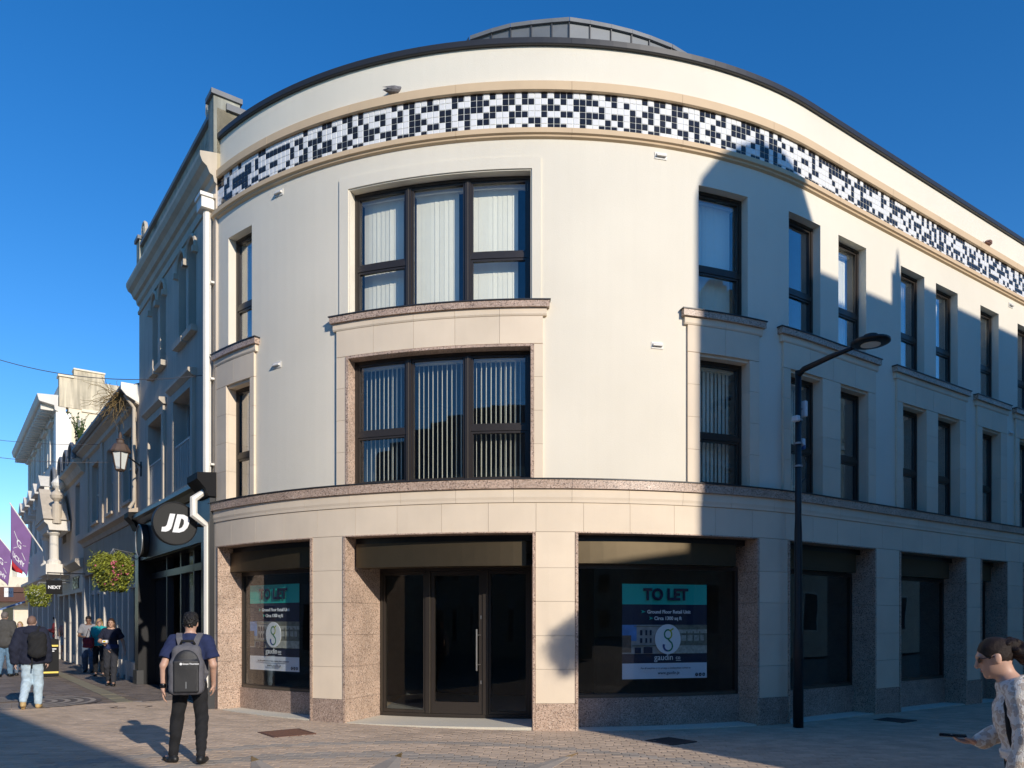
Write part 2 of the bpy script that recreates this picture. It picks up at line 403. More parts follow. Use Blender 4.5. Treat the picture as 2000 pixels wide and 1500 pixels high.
# stone surrounds of the first floor
def splitr(a0, a1, w):
    n = max(1, round((a1-a0)/w)); return [(a0+(a1-a0)*i/n, a0+(a1-a0)*(i+1)/n) for i in range(n)]
G = .0022
def surround(a0, a1, opens, trim, cuts=None):
    rows = [3.885, 4.43, 4.95, 5.47, 5.98]
    piers = [a0]+[x for o in opens for x in o]+[a1]
    for k in range(0, len(piers), 2):
        p, q = piers[k], piers[k+1]
        if trim: p, q = (p if k == 0 else p+.05), (q if k+2 == len(piers) else q-.05)
        for z0, z1 in zip(rows, rows[1:]): pbox('stone_panel', 'stone', cb, W, p+G, q-G, .003, .045, z0+G, z1-G)
    for p, q in (cuts or splitr(a0, a1, .7)):
        pbox('stone_panel', 'stone', cb, W, p+G, q-G, .003, .045, 5.985+G, 6.41)
        pprof('moulding', 'stone', cb, W, p-(.06 if p == a0 else 0)+.002, q+(.06 if q == a1 else 0)-.002, [(.003, 6.415), (.05, 6.415), (.062, 6.44), (.062, 6.532), (.003, 6.532)])
    for p, q in splitr(a0-.10, a1+.10, 1.3):
        pbox('sill', 'granite', cb, W, p+.002, q-.002, -.26, .105, 6.535, 6.634)
    pbox('sill_flashing', 'coping', cb, W, a0-.115, a1+.115, -.2, .118, 6.636, 6.654)
    lm = 'granite' if trim else 'stone'
    for o in opens:
        e = .05 if trim else .004
        for z0, z1 in zip(rows, rows[1:]):
            pbox('reveal_panel', lm, cb, W, o[0]-e+G*.5, o[0], -.278, .055 if trim else .002, z0+.002, min(z1, 5.98)-.002)
            pbox('reveal_panel', lm, cb, W, o[1], o[1]+e-G*.5, -.278, .055 if trim else .002, z0+.002, min(z1, 5.98)-.002)
        pbox('lintel_panel', lm, cb, W, o[0]-.0, o[1]+.0, -.278, .055 if trim else .002, 5.94, 5.978)
    for o in opens: pbox('sill_flashing', 'coping', cb, W, o[0]-.03, o[1]+.03, -.2, -.02, 3.885, 3.9)
surround(-6.50, -5.24, [UP[0]], False)
surround(-3.35, .07, [UP[1]], True, [(-3.35, -2.66), (-2.66, -1.97), (-1.97, -1.30), (-1.30, -.60), (-.60, .07)])
surround(2.41, 3.80, [UP[2]], False)
surround(4.35, 7.12, [UP[3], UP[4]], False)
surround(7.86, 10.64, [UP[5], UP[6]], False)
surround(11.15, 12.58, [UP[7]], False)
surround(13.03, 15.8, [UP[8], UP[9]], False)
# string course, moulding and shop fascia panels
for p, q in splitr(S0, S1E, .9):
    pbox('string_course', 'granite', cb, W, p+.002, q-.002, .003, .125, 3.73, 3.868)
    pprof('moulding', 'stone', cb, W, p+.002, q-.002, [(.003, 3.52), (.075, 3.52), (.078, 3.56), (.088, 3.60), (.088, 3.727), (.003, 3.727)])
pbox('string_flashing', 'coping', cb, W, S0, S1E, .0, .14, 3.870, 3.888)
for p, q in splitr(S0, S1E, .74): pbox('stone_panel', 'stone', cb, W, p+G, q-G, .003, .06, 3.07, 3.515)
GR = [.41, .94, 1.46, 1.99, 2.51, 3.066]
piers = [S0]+[x for o in GO for x in o]+[S1E]
for k in range(0, len(piers), 2):
    p, q = piers[k], piers[k+1]; p = p if k == 0 else p+.045; q = q if k+2 == len(piers) else q-.045
    for z0, z1 in zip(GR, GR[1:]): pbox('stone_panel', 'stone', cb, W, p+G, q-G, .003, .06, z0+G, z1-G)
    pbox('plinth', 'granite_brown' if k != 4 else 'granite', cb, W, p+.002, q-.002, .003, .068, -.25, .408)
for k, (p, q) in enumerate(GO):
    deep = -.5 if k != 1 else -.46
    for z0, z1 in zip([-.2]+GR, GR):
        for a, b in ((p-.043, p), (q, q+.043)):
            pbox('reveal_panel', 'granite', cb, W, a, b, deep, .075, z0+.002, min(z1, 3.046)-.002)
            if k == 1: pbox('reveal_panel', 'granite', cb, W, a, b, -1.15, deep-.004, z0+.002, min(z1, 3.046)-.002)
    for a, b in splitr(p-.043, q+.043, .8): pbox('lintel_panel', 'granite', cb, W, a+.001, b-.001, -.5, .075, 3.05, 3.068)
# shop fronts
def shop(k, riser=True):
    p, q = GO[k]
    f = MB(); ring(f, W, p+.002, q-.002, .45, 2.6, .065, -.46, -.39); fr = f.build('shop_window', 'frame', cb)
    pbox('pane', 'glass_shop', fr, W, p+.065, q-.065, -.43, -.42, .515, 2.535, step=.35)
    pbox('frame_bead', 'frame_edge', fr, W, p+.07, q-.07, -.388, -.378, .45, .50)
    b = pbox('roller_box', 'fascia_box', cb, W, p+.01, q-.25 if k > 1 else q-.01, -.48, -.16, 2.6, 2.95)
    pbox('roller_recess', 'jd_black', cb, W, p+.004, q-.004, -.49, -.22, 2.952, 3.045)
    for a, c in splitr(p, q, .78): pbox('stall_riser', 'granite_brown', cb, W, a+.002, c-.002, -.5, -.36, -.2, .447)
    pbox('kerb_strip', 'threshold', cb, W, p+.01, q-.01, -.36, .06, -.2, gz(W((p+q)/2, 0, 0)[0])+.012)
    return fr
for k in (0, 2, 3, 4, 5, 6, 7): shop(k)
# recessed entrance
p, q = GO[1]; DD = -1.0
pbox('roller_box', 'fascia_box', cb, W, p+.06, q-.10, -.5, -.16, 2.56, 2.95)
pbox('roller_recess', 'jd_black', cb, W, p+.004, q-.004, -.5, -.24, 2.952, 3.045)
pbox('soffit', 'jd_black', cb, W, p+.004, q-.004, -1.15, -.502, 2.6, 2.68)
pbox('entrance_floor', 'threshold', cb, W, p+.004, q-.004, -1.12, .05, -.1, .04)
xs = [SX(x, DD) for x in (762, 836, 948, 1024)]; xs[0] = p; xs[3] = q
fm = MB(); ring(fm, W, p+.002, q-.002, .045, 2.6, .06, DD-.1, DD)
for x in xs[1:3]: box(fm, W, x-.05, x+.05, DD-.1, DD+.012, .105, 2.54)
en = fm.build('entrance_screen', 'frame', cb)
for a, b, n in ((xs[0]+.06, xs[1]-.05, 'side_light'), (xs[1]+.05, xs[2]-.05, 'door'), (xs[2]+.05, xs[3]-.06, 'side_light')):
    z0 = .11; bw = .05 if n == 'side_light' else .075
    dm = MB(); ring(dm, W, a+.003, b-.003, z0, 2.535, bw, DD-.07, DD-.01)
    if n == 'door': box(dm, W, a+bw, b-bw, DD-.07, DD-.01, z0+bw, z0+.2)
    do = dm.build(n, 'frame', en) if n != 'door' else dm.build('door', 'frame', cb)
    pbox('pane', 'glass_shop', do, W, a+bw, b-bw, DD-.045, DD-.037, z0+(.2 if n == 'door' else bw), 2.535-bw)
    if n == 'door':
        hs = b-bw-.03; mb = MB(); tube(mb, [W(hs, DD+.07, .85), W(hs, DD+.07, 1.55)], .016, 10)
        for z in (.95, 1.45): tube(mb, [W(hs, DD+.07, z), W(hs+.05, DD-.01, z)], .009, 8)
        mb.build('handle', 'steel', do)
        for z in (.62, 1.72): pbox('lock_plate', 'steel', do, W, b-.05, b-.025, DD-.01, DD-.004, z, z+.06)
    pbox('frame_bead', 'frame_edge', en, W, a-.012, a, DD+.012, DD+.02, .12, 2.5)
# bands, tiles, parapet coping
for p, q in splitr(S0, S1E, 1.78):
    pprof('band_section', 'tan_band', cb, W, p+.002, q-.002, [(.0, 9.90), (.05, 9.885), (.075, 9.90), (.075, 10.03), (.06, 10.045), (.0, 10.055)])
    pprof('band_section', 'tan_band', cb, W, p+.002, q-.002, [(.0, 9.17), (.045, 9.19), (.05, 9.215), (.085, 9.23), (.085, 9.305), (.0, 9.312)])
pbox('grout_bed', 'grout', cb, W, S0, S1E, .0, .010, 9.31, 9.892)
for p, q in splitr(S0, S1E, 2.4): pprof('coping', 'coping', cb, W, p+.0015, q-.0015, [(-.3, 10.615), (.05, 10.615), (.06, 10.63), (.06, 10.715), (.045, 10.725), (-.3, 10.74)])
PAT = {}
COLS = """-18 010001|-17 011011|-16 100111|-15 001000|-14 001111|-13 011011|-12 100110|-11 100110|-10 010001|-9 000010|-8 100111|-7 111010|-6 001101|-5 110001|-4 001110|-3 000110|-2 010100|-1 011010|0 000011|1 101110|2 011001|3 100001|4 111111|5 001110|6 010101|7 110010|8 010010|9 001100|10 001111|11 110001|12 101100|13 001111|14 111000|15 111010|16 010110|17 101100|18 001001|19 111001|20 110110|21 001100|22 110101|23 010010|24 000011|25 101100|26 011011|27 101011|28 110101|29 100100|30 011000|31 011111|32 110110|33 010100|34 001101|35 100011|36 110101|37 000110|38 010001|39 001111|40 000111|41 101010|42 011101|43 110011|44 101110|45 001010|46 111100|47 110010|48 010011|49 001100|50 001111|51 110001|52 100101|53 101110|54 010100|55 110011|56 000110|57 011010|58 011001|59 111011|60 110000|61 100101|62 111001|63 011110|64 000111|65 111000|66 011111|67 101001|68 010100|69 000001|70 010001|71 000110|72 100010|73 101000|74 001001|75 100011|76 111101|77 000101|78 110000"""
for c in COLS.split('|'):
    k, r = c.split(); PAT[int(k)] = r
tr = random.Random(5); keys = sorted(PAT)
for c in range(-60, 230):
    if c not in PAT: PAT[c] = PAT[keys[tr.randrange(len(keys))]]
tw = .0885/2; tmb = MB()
tv = [(-tw, .0, -tw), (tw, 0, -tw), (tw, 0, tw), (-tw, 0, tw)]; tb = .004
tv = [(x, .009, z) for x, _, z in tv]+[(x, .002, z) for x, _, z in tv]+[(x*(1-tb/tw), 0, z*(1-tb/tw)) for x, _, z in tv]
tf = [(0, 1, 5, 4), (1, 2, 6, 5), (2, 3, 7, 6), (3, 0, 4, 7), (4, 5, 9, 8), (5, 6, 10, 9), (6, 7, 11, 10), (7, 4, 8, 11), (8, 9, 10, 11)]
tms = {}
for k in ('tile_white', 'tile_black'):
    me = bpy.data.meshes.new('tile'); me.from_pydata(tv, [], tf); me.materials.append(MATS[k]); tms[k] = me
rest = MB()
for c in range(-56, 219):
    s = .09+(c-25)*.1
    if s-.05 < S0 or s+.05 > S1E: continue
    for r in range(6):
        z = 9.845-r*.098; k = 'tile_black' if PAT[c][r] == '1' else 'tile_white'
        loc = W(s, .0165+tr.uniform(-.0008, .0008), z); a = Wang(s)
        if 3 <= c < 53:
            o = link('tile', tms[k], cb); o.location = loc; o.rotation_euler = (tr.uniform(-.006, .006), 0, a+tr.uniform(-.006, .006))
        else:
            ca, sa = math.cos(a), math.sin(a)
            rest.add([(loc[0]+x*ca-y*sa, loc[1]+x*sa+y*ca, loc[2]+zz) for x, y, zz in tv], tf, 0 if k == 'tile_white' else 1)
stuff(rest.build('tile', ['tile_white', 'tile_black'], cb))
# metal-clad roof storey set back behind the parapet
ZT = 13.3; KX = [(885, 150), (905, 100), (920, 76), (961, 62), (998, 52), (1038, 46.5), (1078, 42.5), (1112, 40), (1152, 46), (1193, 54), (1233, 64), (1267, 75), (1310, 92), (1360, 122), (1420, 170)]
PL_ = []
for x, y in KX:
    Y = FPX*(ZT-CAMZ)/(HY-y); PL_.append(Vector(((x-1000)/FPX*Y, Y)))
cap = MB()
for A, B_ in zip(PL_, PL_[1:]):
    e = (B_-A).normalized(); nrm = Vector((e.y, -e.x)); bk = Vector((0, 3.2))
    m = MB(); q = [A, B_, B_+bk, A+bk]
    m.add([(c.x, c.y, 10.41) for c in q]+[(c.x, c.y, ZT) for c in q], [(0, 1, 5, 4), (1, 2, 6, 5), (2, 3, 7, 6), (3, 0, 4, 7), (4, 5, 6, 7)]); m.build('roof_cladding', 'zinc', cb)
    s = MB(); cs = [B_-e*.011, B_+e*.011, B_+e*.011+nrm*.03, B_-e*.011+nrm*.03]
    s.add([(c.x, c.y, 10.41) for c in cs]+[(c.x, c.y, ZT-.03) for c in cs], [(0, 1, 5, 4), (1, 2, 6, 5), (2, 3, 7, 6), (3, 0, 4, 7), (4, 5, 6, 7)]); s.build('seam', 'zinc_dark', cb)
    q = [A+nrm*.05, B_+nrm*.05, B_+bk, A+bk]; n0 = ZT-.045
    cap.add([(c.x, c.y, z) for z in (n0, ZT+.03) for c in q], [(0, 1, 5, 4), (4, 5, 6, 7), (0, 3, 2, 1)])
cap.build('roof_edge', 'lead', cb)
# wall vents
for s, z in ((-4.63, 9.02), (-4.68, 6.08), (1.96, 9.04), (1.9, 6.04), (12.85, 9.02), (12.85, 6.06)):
    v = pbox('wall_vent', 'vent', cb, W, s-.10, s+.10, .001, .012, z-.05, z+.055)
    pprof('cowl', 'vent', v, W, s-.08, s+.08, [(.012, z-.015), (.055, z-.015), (.055, z), (.012, z+.035)])
# rain pipe on the left edge
pipe = thing('rain_pipe', LF(.12, .1, gz(-5.5)), 'white square rain pipe with hopper running down left edge of rounded building', 'pipe')
def sq(mb, pts, w):
    for i in range(len(pts)-1): tube(mb, [pts[i], pts[i+1]], w, 4)
mb = MB(); PO = LF(.22, .1, 0)
def pp(off, z): return LF(.22, off, z)
tube(mb, [pp(.10, 9.36), pp(.10, 4.15), pp(.34, 3.95), pp(.34, 3.66), pp(.09, 3.46), pp(.09, gz(-5.6)+.02)], .075, 8)
mb.build('pipe_run', 'white_paint', pipe)
mb = MB(); box(mb, LF, .07, .40, .01, .24, 9.36, 9.62); box(mb, LF, .04, .43, .0, .27, 9.56, 9.625); mb.build('hopper', 'white_paint', pipe)
for z in (8.0, 6.2, 4.6, 2.35, .5): pbox('bracket', 'white_paint', pipe, LF, .10, .40, -.02, .06, z, z+.035)
# a pale return strip of stone between pipe and corner
pbox('corner_return', 'stone', cb, W, S0-.10, S0-.002, -.4, .02, -.2, 3.5)
pbox('corner_return', 'render', cb, W, S0-.10, S0-.002, -.4, -.01, 3.51, 9.9)
# ------------------------------------------------------------------ letting posters behind the glass
mat('poster_teal', (.015, .50, .42), .6, .02); mat('poster_navy', (.012, .016, .05), .6, .03); mat('poster_pale', (.80, .81, .88), .6, .02)
mat('poster_white', (.88, .88, .9), .6, .02); mat('poster_sky', (.12, .28, .6), .7, .2, 9); mat('poster_grey', (.42, .41, .40), .7, .2, 12)
mat('poster_hall', (.20, .19, .15), .7, .35, 14); mat('poster_hall_light', (.45, .44, .38), .7, .3, 20); mat('poster_brick', (.16, .11, .08), .7, .3, 14)
mat('logo_green', (.02, .22, .10), .6, .05); mat('logo_lime', (.42, .48, .02), .6, .05); mat('logo_blue', (.015, .06, .25), .6, .05)
def poster(s0, s1, z0, z1, d, label):
    w_, h_ = s1-s0, z1-z0
    t = thing('to_let_poster', W((s0+s1)/2, d, z0), label, 'poster', 'letting posters in the shop windows')
    F = lambda u, v, dd: W(s0+u*w_, d+dd, z0+v*h_)
    def rect(name, m, u0, u1, v0, v1, lay, par=t):
        return pbox(name, m, par, lambda a, dd, z: F(a, z, dd), u0, u1, 0 if lay == 0 else lay*.0015-.001, lay*.0015+.004, v0, v1)
    back = rect('backing_sheet', 'poster_navy', 0, 1, 0, 1, 0)
    rect('header_panel', 'poster_teal', .0, 1, .785, 1.0, 1)
    ft = rect('footer_panel', 'poster_pale', 0, 1, 0, .165, 1)
    ph = rect('photo_strip', 'poster_grey', 0, 1, .265, .57, 1)
    for a in ((0, .16, .40, .57, 'poster_sky', 2), (0, .10, .28, .46, 'poster_brick', 3), (.5, 1, .265, .57, 'poster_hall', 2), (.5, 1, .48, .52, 'poster_hall_light', 3), (.68, .96, .40, .46, 'poster_hall_light', 3),
              (.62, .64, .37, .5, 'poster_hall_light', 4), (.74, .755, .37, .5, 'poster_hall', 4), (.82, .835, .37, .5, 'poster_hall', 4), (.9, .915, .37, .5, 'poster_hall', 4), (.5, 1, .265, .35, 'poster_hall_light', 3),
              (.14, .21, .27, .33, 'poster_navy', 3), (.24, .34, .27, .335, 'poster_navy', 3), (.2, .225, .46, .515, 'poster_navy', 3), (.26, .28, .46, .515, 'poster_navy', 3), (.31, .33, .46, .515, 'poster_navy', 3),
              (.2, .225, .38, .43, 'poster_navy', 3), (.26, .28, .38, .43, 'poster_navy', 3), (.31, .33, .38, .43, 'poster_navy', 3), (.11, .5, .345, .357, 'poster_hall', 3), (.13, .5, .55, .56, 'poster_hall', 3)):
        rect('print_patch', a[4], a[0], a[1], a[2], a[3], a[5], ph)
    # disc with the g emblem
    asp = w_/h_; n = 40; c = (.52, .418); r = .152
    m = MB(); lay = .0115
    m.add([F(c[0]+r*math.cos(2*PI*k/n), c[1]+r*asp*math.sin(2*PI*k/n), lay) for k in range(n)]+[F(c[0]+r*math.cos(2*PI*k/n), c[1]+r*asp*math.sin(2*PI*k/n), .002) for k in range(n)],
          [tuple(range(n))]+[(k, (k+1) % n, (k+1) % n+n, k+n) for k in range(n)])
    disc = m.build('emblem_disc', 'poster_white', t)
    def stroke(pts, wd, m_):
        vs = []; fs = []; N = len(pts)
        for i, (x, y) in enumerate(pts):
            a = pts[max(i-1, 0)]; b = pts[min(i+1, N-1)]; dx, dy = b[0]-a[0], b[1]-a[1]; L = math.hypot(dx, dy) or 1
            ww = wd[i] if isinstance(wd, list) else wd
            for sg in (1, -1): vs.append(F(c[0]+r*(x-dy/L*ww*sg), c[1]+r*asp*(y+dx/L*ww*sg), lay+.002))
        for i in range(N-1): fs.append((2*i, 2*i+1, 2*i+3, 2*i+2))
        q = MB(); q.add(vs, fs); q.build('emblem', m_, disc)
    def arc(cx, cy, rx, ry, a0, a1, n=14): return [(cx+rx*math.cos(math.radians(a0+(a1-a0)*i/n)), cy+ry*math.sin(math.radians(a0+(a1-a0)*i/n))) for i in range(n+1)]
    stroke(arc(0, .33, .28, .30, 70, 290), .05, 'logo_green'); stroke(arc(0, .33, .28, .30, -70, 70), .05, 'logo_lime')
    stroke([(.2, .58), (.33, .66), (.42, .72)], .05, 'logo_lime')
    stroke([(-.02, .03), (.1, -.1), (.28, -.25), (.34, -.42)]+arc(0, -.45, .34, .33, 0, -90, 8), .055, 'logo_green')
    stroke(arc(0, -.45, .34, .33, -90, -200, 10), [.05+.04*i/10 for i in range(11)], 'logo_blue')
    T = lambda u, v: (lambda x, y, zz: W(s0+u*w_+x, d+.008+zz, z0+v*h_+y))
    lettering('TO LET', .165*h_, T(.5, .835), 'poster_navy', t, align='CENTER', bold=.012)
    lettering('Ground Floor Retail Unit', .052*h_, T(.28, .69), 'poster_white', t, bold=.002)
    lettering('Circa 1300 sq ft', .052*h_, T(.36, .622), 'poster_white', t, bold=.002)
    for u, v in ((.21, .69), (.30, .622)):
        q = MB(); q.add([F(u, v, .008), F(u+.05, v+.018, .008), F(u, v+.036, .008), F(u+.015, v+.018, .008)], [(0, 1, 2, 3)]); q.build('arrow_mark', 'poster_teal', t)
    lettering('gaudin', .09*h_, T(.36, .198), 'poster_white', t)
    lettering('co', .06*h_, T(.612, .205), 'poster_white', t)
    rect('underline', 'poster_white', .615, .675, .190, .195, 5)
    lettering('For all enquiries or to arrange a viewing please contact us', .026*h_, T(.5, .105), 'poster_navy', ft, align='CENTER')
    lettering('www.gaudin.je', .046*h_, T(.53, .048), 'poster_navy', ft, align='CENTER')
    for u, ch in ((.87, 'f'), (.915, 'o'), (.96, 'in')):
        q = MB(); q.add([F(u+.018*math.cos(2*PI*k/16), .038+.018*asp*math.sin(2*PI*k/16), .007) for k in range(16)], [tuple(range(16))]); q.build('icon_disc', 'poster_navy', ft)
        lettering(ch, .026*h_, T(u, .031), 'poster_white', ft, align='CENTER')
dP = -.445
a, b = SX(1215, dP), SX(1380, dP); poster(a, b, ZY(a, 1327, dP), ZY(a, 1140, dP), dP, 'dim TO LET letting poster in the shaded shop window right of the entrance')
a, b = SX(489, dP), SX(585, dP); poster(a, b, ZY(a, 1307, dP), ZY(a, 1144, dP), dP, 'sunlit TO LET letting poster in the shop window left of the entrance')
# ================================================================== GROUND
def inb(x, y):                                      # inside the corner building's footprint
    v = Vector((x, y))-CC
    if v.dot(TT) <= 0 or v.length < RR+.03:
        return v.length < RR+.03 if v.dot(TT) <= RR*0 or True else False
    return v.dot(NN) < RR+.03
def blocked(x, y):
    v = Vector((x, y))-CC
    if v.dot(TT) > 0: return v.dot(NN) < RR+.02
    if v.length < RR+.02: return True
    q = Vector((x, y))-LF.O
    return q.dot(LF.e) > 0 and q.dot(LF.n) < .02
mb = MB(); XS = [-600, -9, 12, 600]
mb.add([(x, y, gz(x)-.012) for y in (-60, 900) for x in XS], [(i, i+1, i+5, i+4) for i in range(3)])
ground = struct(mb.build('ground', 'joint'))
E0 = LF.e.dot(Vector((-8.2, 14.8)))
def paver_geo(L, Wd, bev=.006):
    a, b = L/2, Wd/2; c = bev
    v = [(-a, -b, -.012), (a, -b, -.012), (a, b, -.012), (-a, b, -.012), (-a, -b, -c), (a, -b, -c), (a, b, -c), (-a, b, -c), (-a+c, -b+c, 0), (a-c, -b+c, 0), (a-c, b-c, 0), (-a+c, b-c, 0)]
    f = [(8, 9, 10, 11)]+[(4+i, 4+(i+1) % 4, 8+(i+1) % 4, 8+i) for i in range(4)]
    return v, f
pr = random.Random(11)
RC = Vector((-1.7, 6.65))
def pmat(x, y):
    r = (Vector((x, y))-RC).length
    if 2.72 < r < 3.14: return 1
    r2 = (Vector((x, y))-Vector((-1.2, 5.6))).length
    if 4.85 < r2 < 5.1: return 1
    return 0
PV, PF = paver_geo(.214, .104); PVb, PFb = paver_geo(.314, .154)
pmesh = {}
for k, nm in enumerate(('paver', 'paver_grey')):
    me = bpy.data.meshes.new('paver'); me.from_pydata(PV, [], PF); me.materials.append(MATS[nm]); pmesh[k] = me
near = []; field = MB(); row = 0; y = 4.0
rot = math.radians(-2.0); cr, sr = math.cos(rot), math.sin(rot)
while y < 24:
    x = -15+(.11 if row % 2 else 0)+pr.uniform(-.02, .02)
    while x < 15:
        wx, wy = x*cr-(y-10)*sr, 10+x*sr+(y-10)*cr
        x += .22
        if wy < 4 or LF.e.dot(Vector((wx, wy))) > E0 or blocked(wx, wy): continue
        if abs(wx) > wy*.78+1.5: continue
        m = pmat(wx, wy)
        near.append((wy, wx, m)); 
    y += .11; row += 1
vis = sorted([p for p in near if p[0] > 8.85 and abs(p[1]) < p[0]*.655])[:300]
visset = set(vis)
for wy, wx, m in near:
    z = gz(wx)+pr.uniform(-.0015, .0015)
    if (wy, wx, m) in visset:
        o = link('paver', pmesh[m], ground); o.location = (wx, wy, z); o.rotation_euler = (pr.uniform(-.006, .006), pr.uniform(-.006, .006), rot)
    else:
        tx, ty = pr.uniform(-.006, .006), pr.uniform(-.006, .006)
        field.add([(wx+a*cr-b*sr, wy+a*sr+b*cr, z+c+a*tx+b*ty) for a, b, c in PV], PF, m)
o = field.build('paver', ['paver', 'paver_grey'], ground); stuff(o)
# dark street paving to the left, rows across the street
lb = MB()
lb.add([(*LF(t, d, 0)[:2], gz(LF(t, d, 0)[0])-.006) for t, d in ((.2, 0), (.2, 9), (70, 9), (70, 0))], [(0, 1, 2, 3)])
T0 = E0-LF.e.dot(LF.O)
lb = MB(); lb.add([(*LF(t, d, 0)[:2], gz(LF(t, d, 0)[0])-.006) for t, d in ((T0, -.1), (T0, 5), (T0, 12), (90, 12), (90, 5), (90, -.1))], [(0, 1, 4, 5), (1, 2, 3, 4)])
struct(lb.build('street_bed', 'joint_light'))
sp = MB(); t = T0+.08; row = 0; le, ln = LF.e, LF.n; a2 = math.atan2(ln.y, ln.x); c2, s2 = math.cos(a2), math.sin(a2)
MC = gpix(22, 1372)
while t < 30:
    d = .05+(.16 if row % 2 else 0)
    while d < 8:
        X, Y, _ = LF(t, d, 0); d += .32
        if 1.0 < d-.32+.0 < 1.42: continue
        if (Vector((X, Y))-Vector((MC.x, MC.y))).length < 1.5: continue
        z = gz(X)+pr.uniform(-.0015, .0015)
        sp.add([(X+a*c2-b*s2, Y+a*s2+b*c2, z+c) for a, b, c in PVb], PFb)
    t += .16; row += 1
stuff(sp.build('street_paving', 'paver_dark'))
bpy.data.objects['street_paving']['label'] = 'dark brown block paving of the shopping street'
bpy.data.objects['street_paving']['category'] = 'paving'
st = MB(); tt = T0+.02
while tt < 34:
    v, f = paver_geo(.30, .9); X, Y, _ = LF(tt+.45, 1.17, 0); st.add([(X+a*c2-b*s2, Y+a*s2+b*c2, gz(X)+c+.001) for a, b, c in v], f); tt += .91
struct(st.build('street_edge_strip', 'strip_tan'))
am = MB(); dm = MB()
for i, r in enumerate([.22, .42, .62, .82, 1.02, 1.22]):
    n = 36
    for k in range(n):
        A = [2*PI*(k+q)/n for q in (0, .94)]
        vs = [(MC.x+(rr)*math.cos(a)*1.15, MC.y+(rr)*math.sin(a), gz(MC.x)+.001) for a, rr in ((A[0], r), (A[1], r), (A[1], r+.09), (A[0], r+.09))]
        am.add(vs, [(0, 1, 2, 3)])
        vs = [(MC.x+(rr)*math.cos(a)*1.15, MC.y+(rr)*math.sin(a), gz(MC.x)+.0005) for a, rr in ((A[0], r+.1), (A[1], r+.1), (A[1], r+.19), (A[0], r+.19))]
        dm.add(vs, [(0, 1, 2, 3)])
stuff(am.build('street_mosaic_band', 'slab_light')); stuff(dm.build('street_mosaic_band', 'paver_dark'))
for o in bpy.data.objects:
    if o.name.startswith('street_mosaic'): o['label'] = 'ring mosaic of pale and dark setts in the street'; o['category'] = 'paving'
# compass star points set into the square
for i, (tip, b0, b1, lbl) in enumerate((((491, 1477), (488, 1545), (575, 1520), 'leftmost'), ((785, 1470), (700, 1512), (778, 1530), 'middle'), ((1128, 1471), (985, 1510), (1060, 1512), 'rightmost'))):
    T_, A_, B_ = gpix(*tip), gpix(*b0), gpix(*b1); mid = (A_+B_)/2
    root = thing('compass_star_point', T_, lbl+' stone star point inlaid in the square at the bottom edge', 'paving inlay', 'compass star points')
    for P_, m_ in ((A_, 'paver_grey'), (B_, 'slab_light')):
        k = 5
        for j in range(1, k):
            f0, f1 = j/k, (j+1)/k
            q = [T_.lerp(mid, f0), T_.lerp(P_, f0), T_.lerp(P_, f1), T_.lerp(mid, f1)]
            c = sum(q, Vector())/4; q = [c+(p-c)*.985 for p in q]
            m = MB(); m.add([(p.x, p.y, gz(p.x)+.005) for p in q]+[(p.x, p.y, gz(p.x)-.01) for p in q], [(0, 1, 2, 3), (0, 4, 5, 1), (1, 5, 6, 2), (2, 6, 7, 3), (3, 7, 4, 0)]); m.build('slab', m_, root)
    m = MB(); q = [T_, T_.lerp(A_, .19), T_.lerp(B_, .19)]; m.add([(p.x, p.y, gz(p.x)+.006) for p in q]+[(p.x, p.y, gz(p.x)-.01) for p in q], [(0, 1, 2), (0, 3, 4, 1), (1, 4, 5, 2), (2, 5, 3, 0)]); m.build('metal_tip', 'brass', root)
# drain covers
for i, (px, lbl) in enumerate((((560, 1432), 'rusty square drain grating in the sunlit paving left of the entrance'), ((1310, 1448), 'dark drain cover at the edge of the shadow in front of the poster window'), ((1748, 1407), 'dark drain cover in the shaded paving right of the lamp post'))):
    c = gpix(*px); root = thing('drain_cover', c, lbl, 'drain cover', 'drain covers in the paving'); a = math.radians(38); s = .30 if i == 0 else .24
    R_ = lambda u, v: (c.x+u*math.cos(a)-v*math.sin(a), c.y+u*math.sin(a)+v*math.cos(a))
    def q(name, m, u0, u1, v0, v1, h):
        m_ = MB(); P = [R_(u, v) for u, v in ((u0, v0), (u1, v0), (u1, v1), (u0, v1))]
        m_.add([(x, y_, c.z+h) for x, y_ in P]+[(x, y_, c.z-.01) for x, y_ in P], [(0, 1, 2, 3), (0, 4, 5, 1), (1, 5, 6, 2), (2, 6, 7, 3), (3, 7, 4, 0)]); m_.build(name, m, root)
    q('pit', 'drain_dark', -s, s, -s, s, .004)
    mm = 'rust' if i == 0 else 'drain_dark'
    for k in range(-4, 5): q('bar', mm, -s+.02, s-.02, k*.062-.016, k*.062+.016, .009)
    for sg in (-1, 1): q('rim', mm, -s-.02, s+.02, sg*s-.02, sg*s+.02, .010); q('rim', mm, sg*s-.02, sg*s+.02, -s+.02, s-.02, .010)
for px, sg, lbl in (((216, 1383), 1, 'left dark metal corner marker in the paving'), ((296, 1379), -1, 'right dark metal corner marker in the paving')):
    c = gpix(*px); m = MB()
    for u0, u1, v0, v1 in ((0, .28, -.02, .02), (-.02, .02, 0, .28) ):
        P = [(c.x+sg*u, c.y+sg*v*.8) for u, v in ((u0, v0), (u1, v0), (u1, v1), (u0, v1))]
        m.add([(x, y_, c.z+.006) for x, y_ in P]+[(x, y_, c.z-.01) for x, y_ in P], [(0, 1, 2, 3), (0, 4, 5, 1), (1, 5, 6, 2), (2, 6, 7, 3), (3, 7, 4, 0)])
    tag(m.build('corner_marker', 'drain_dark'), lbl, 'ground marker', 'corner markers in the paving')

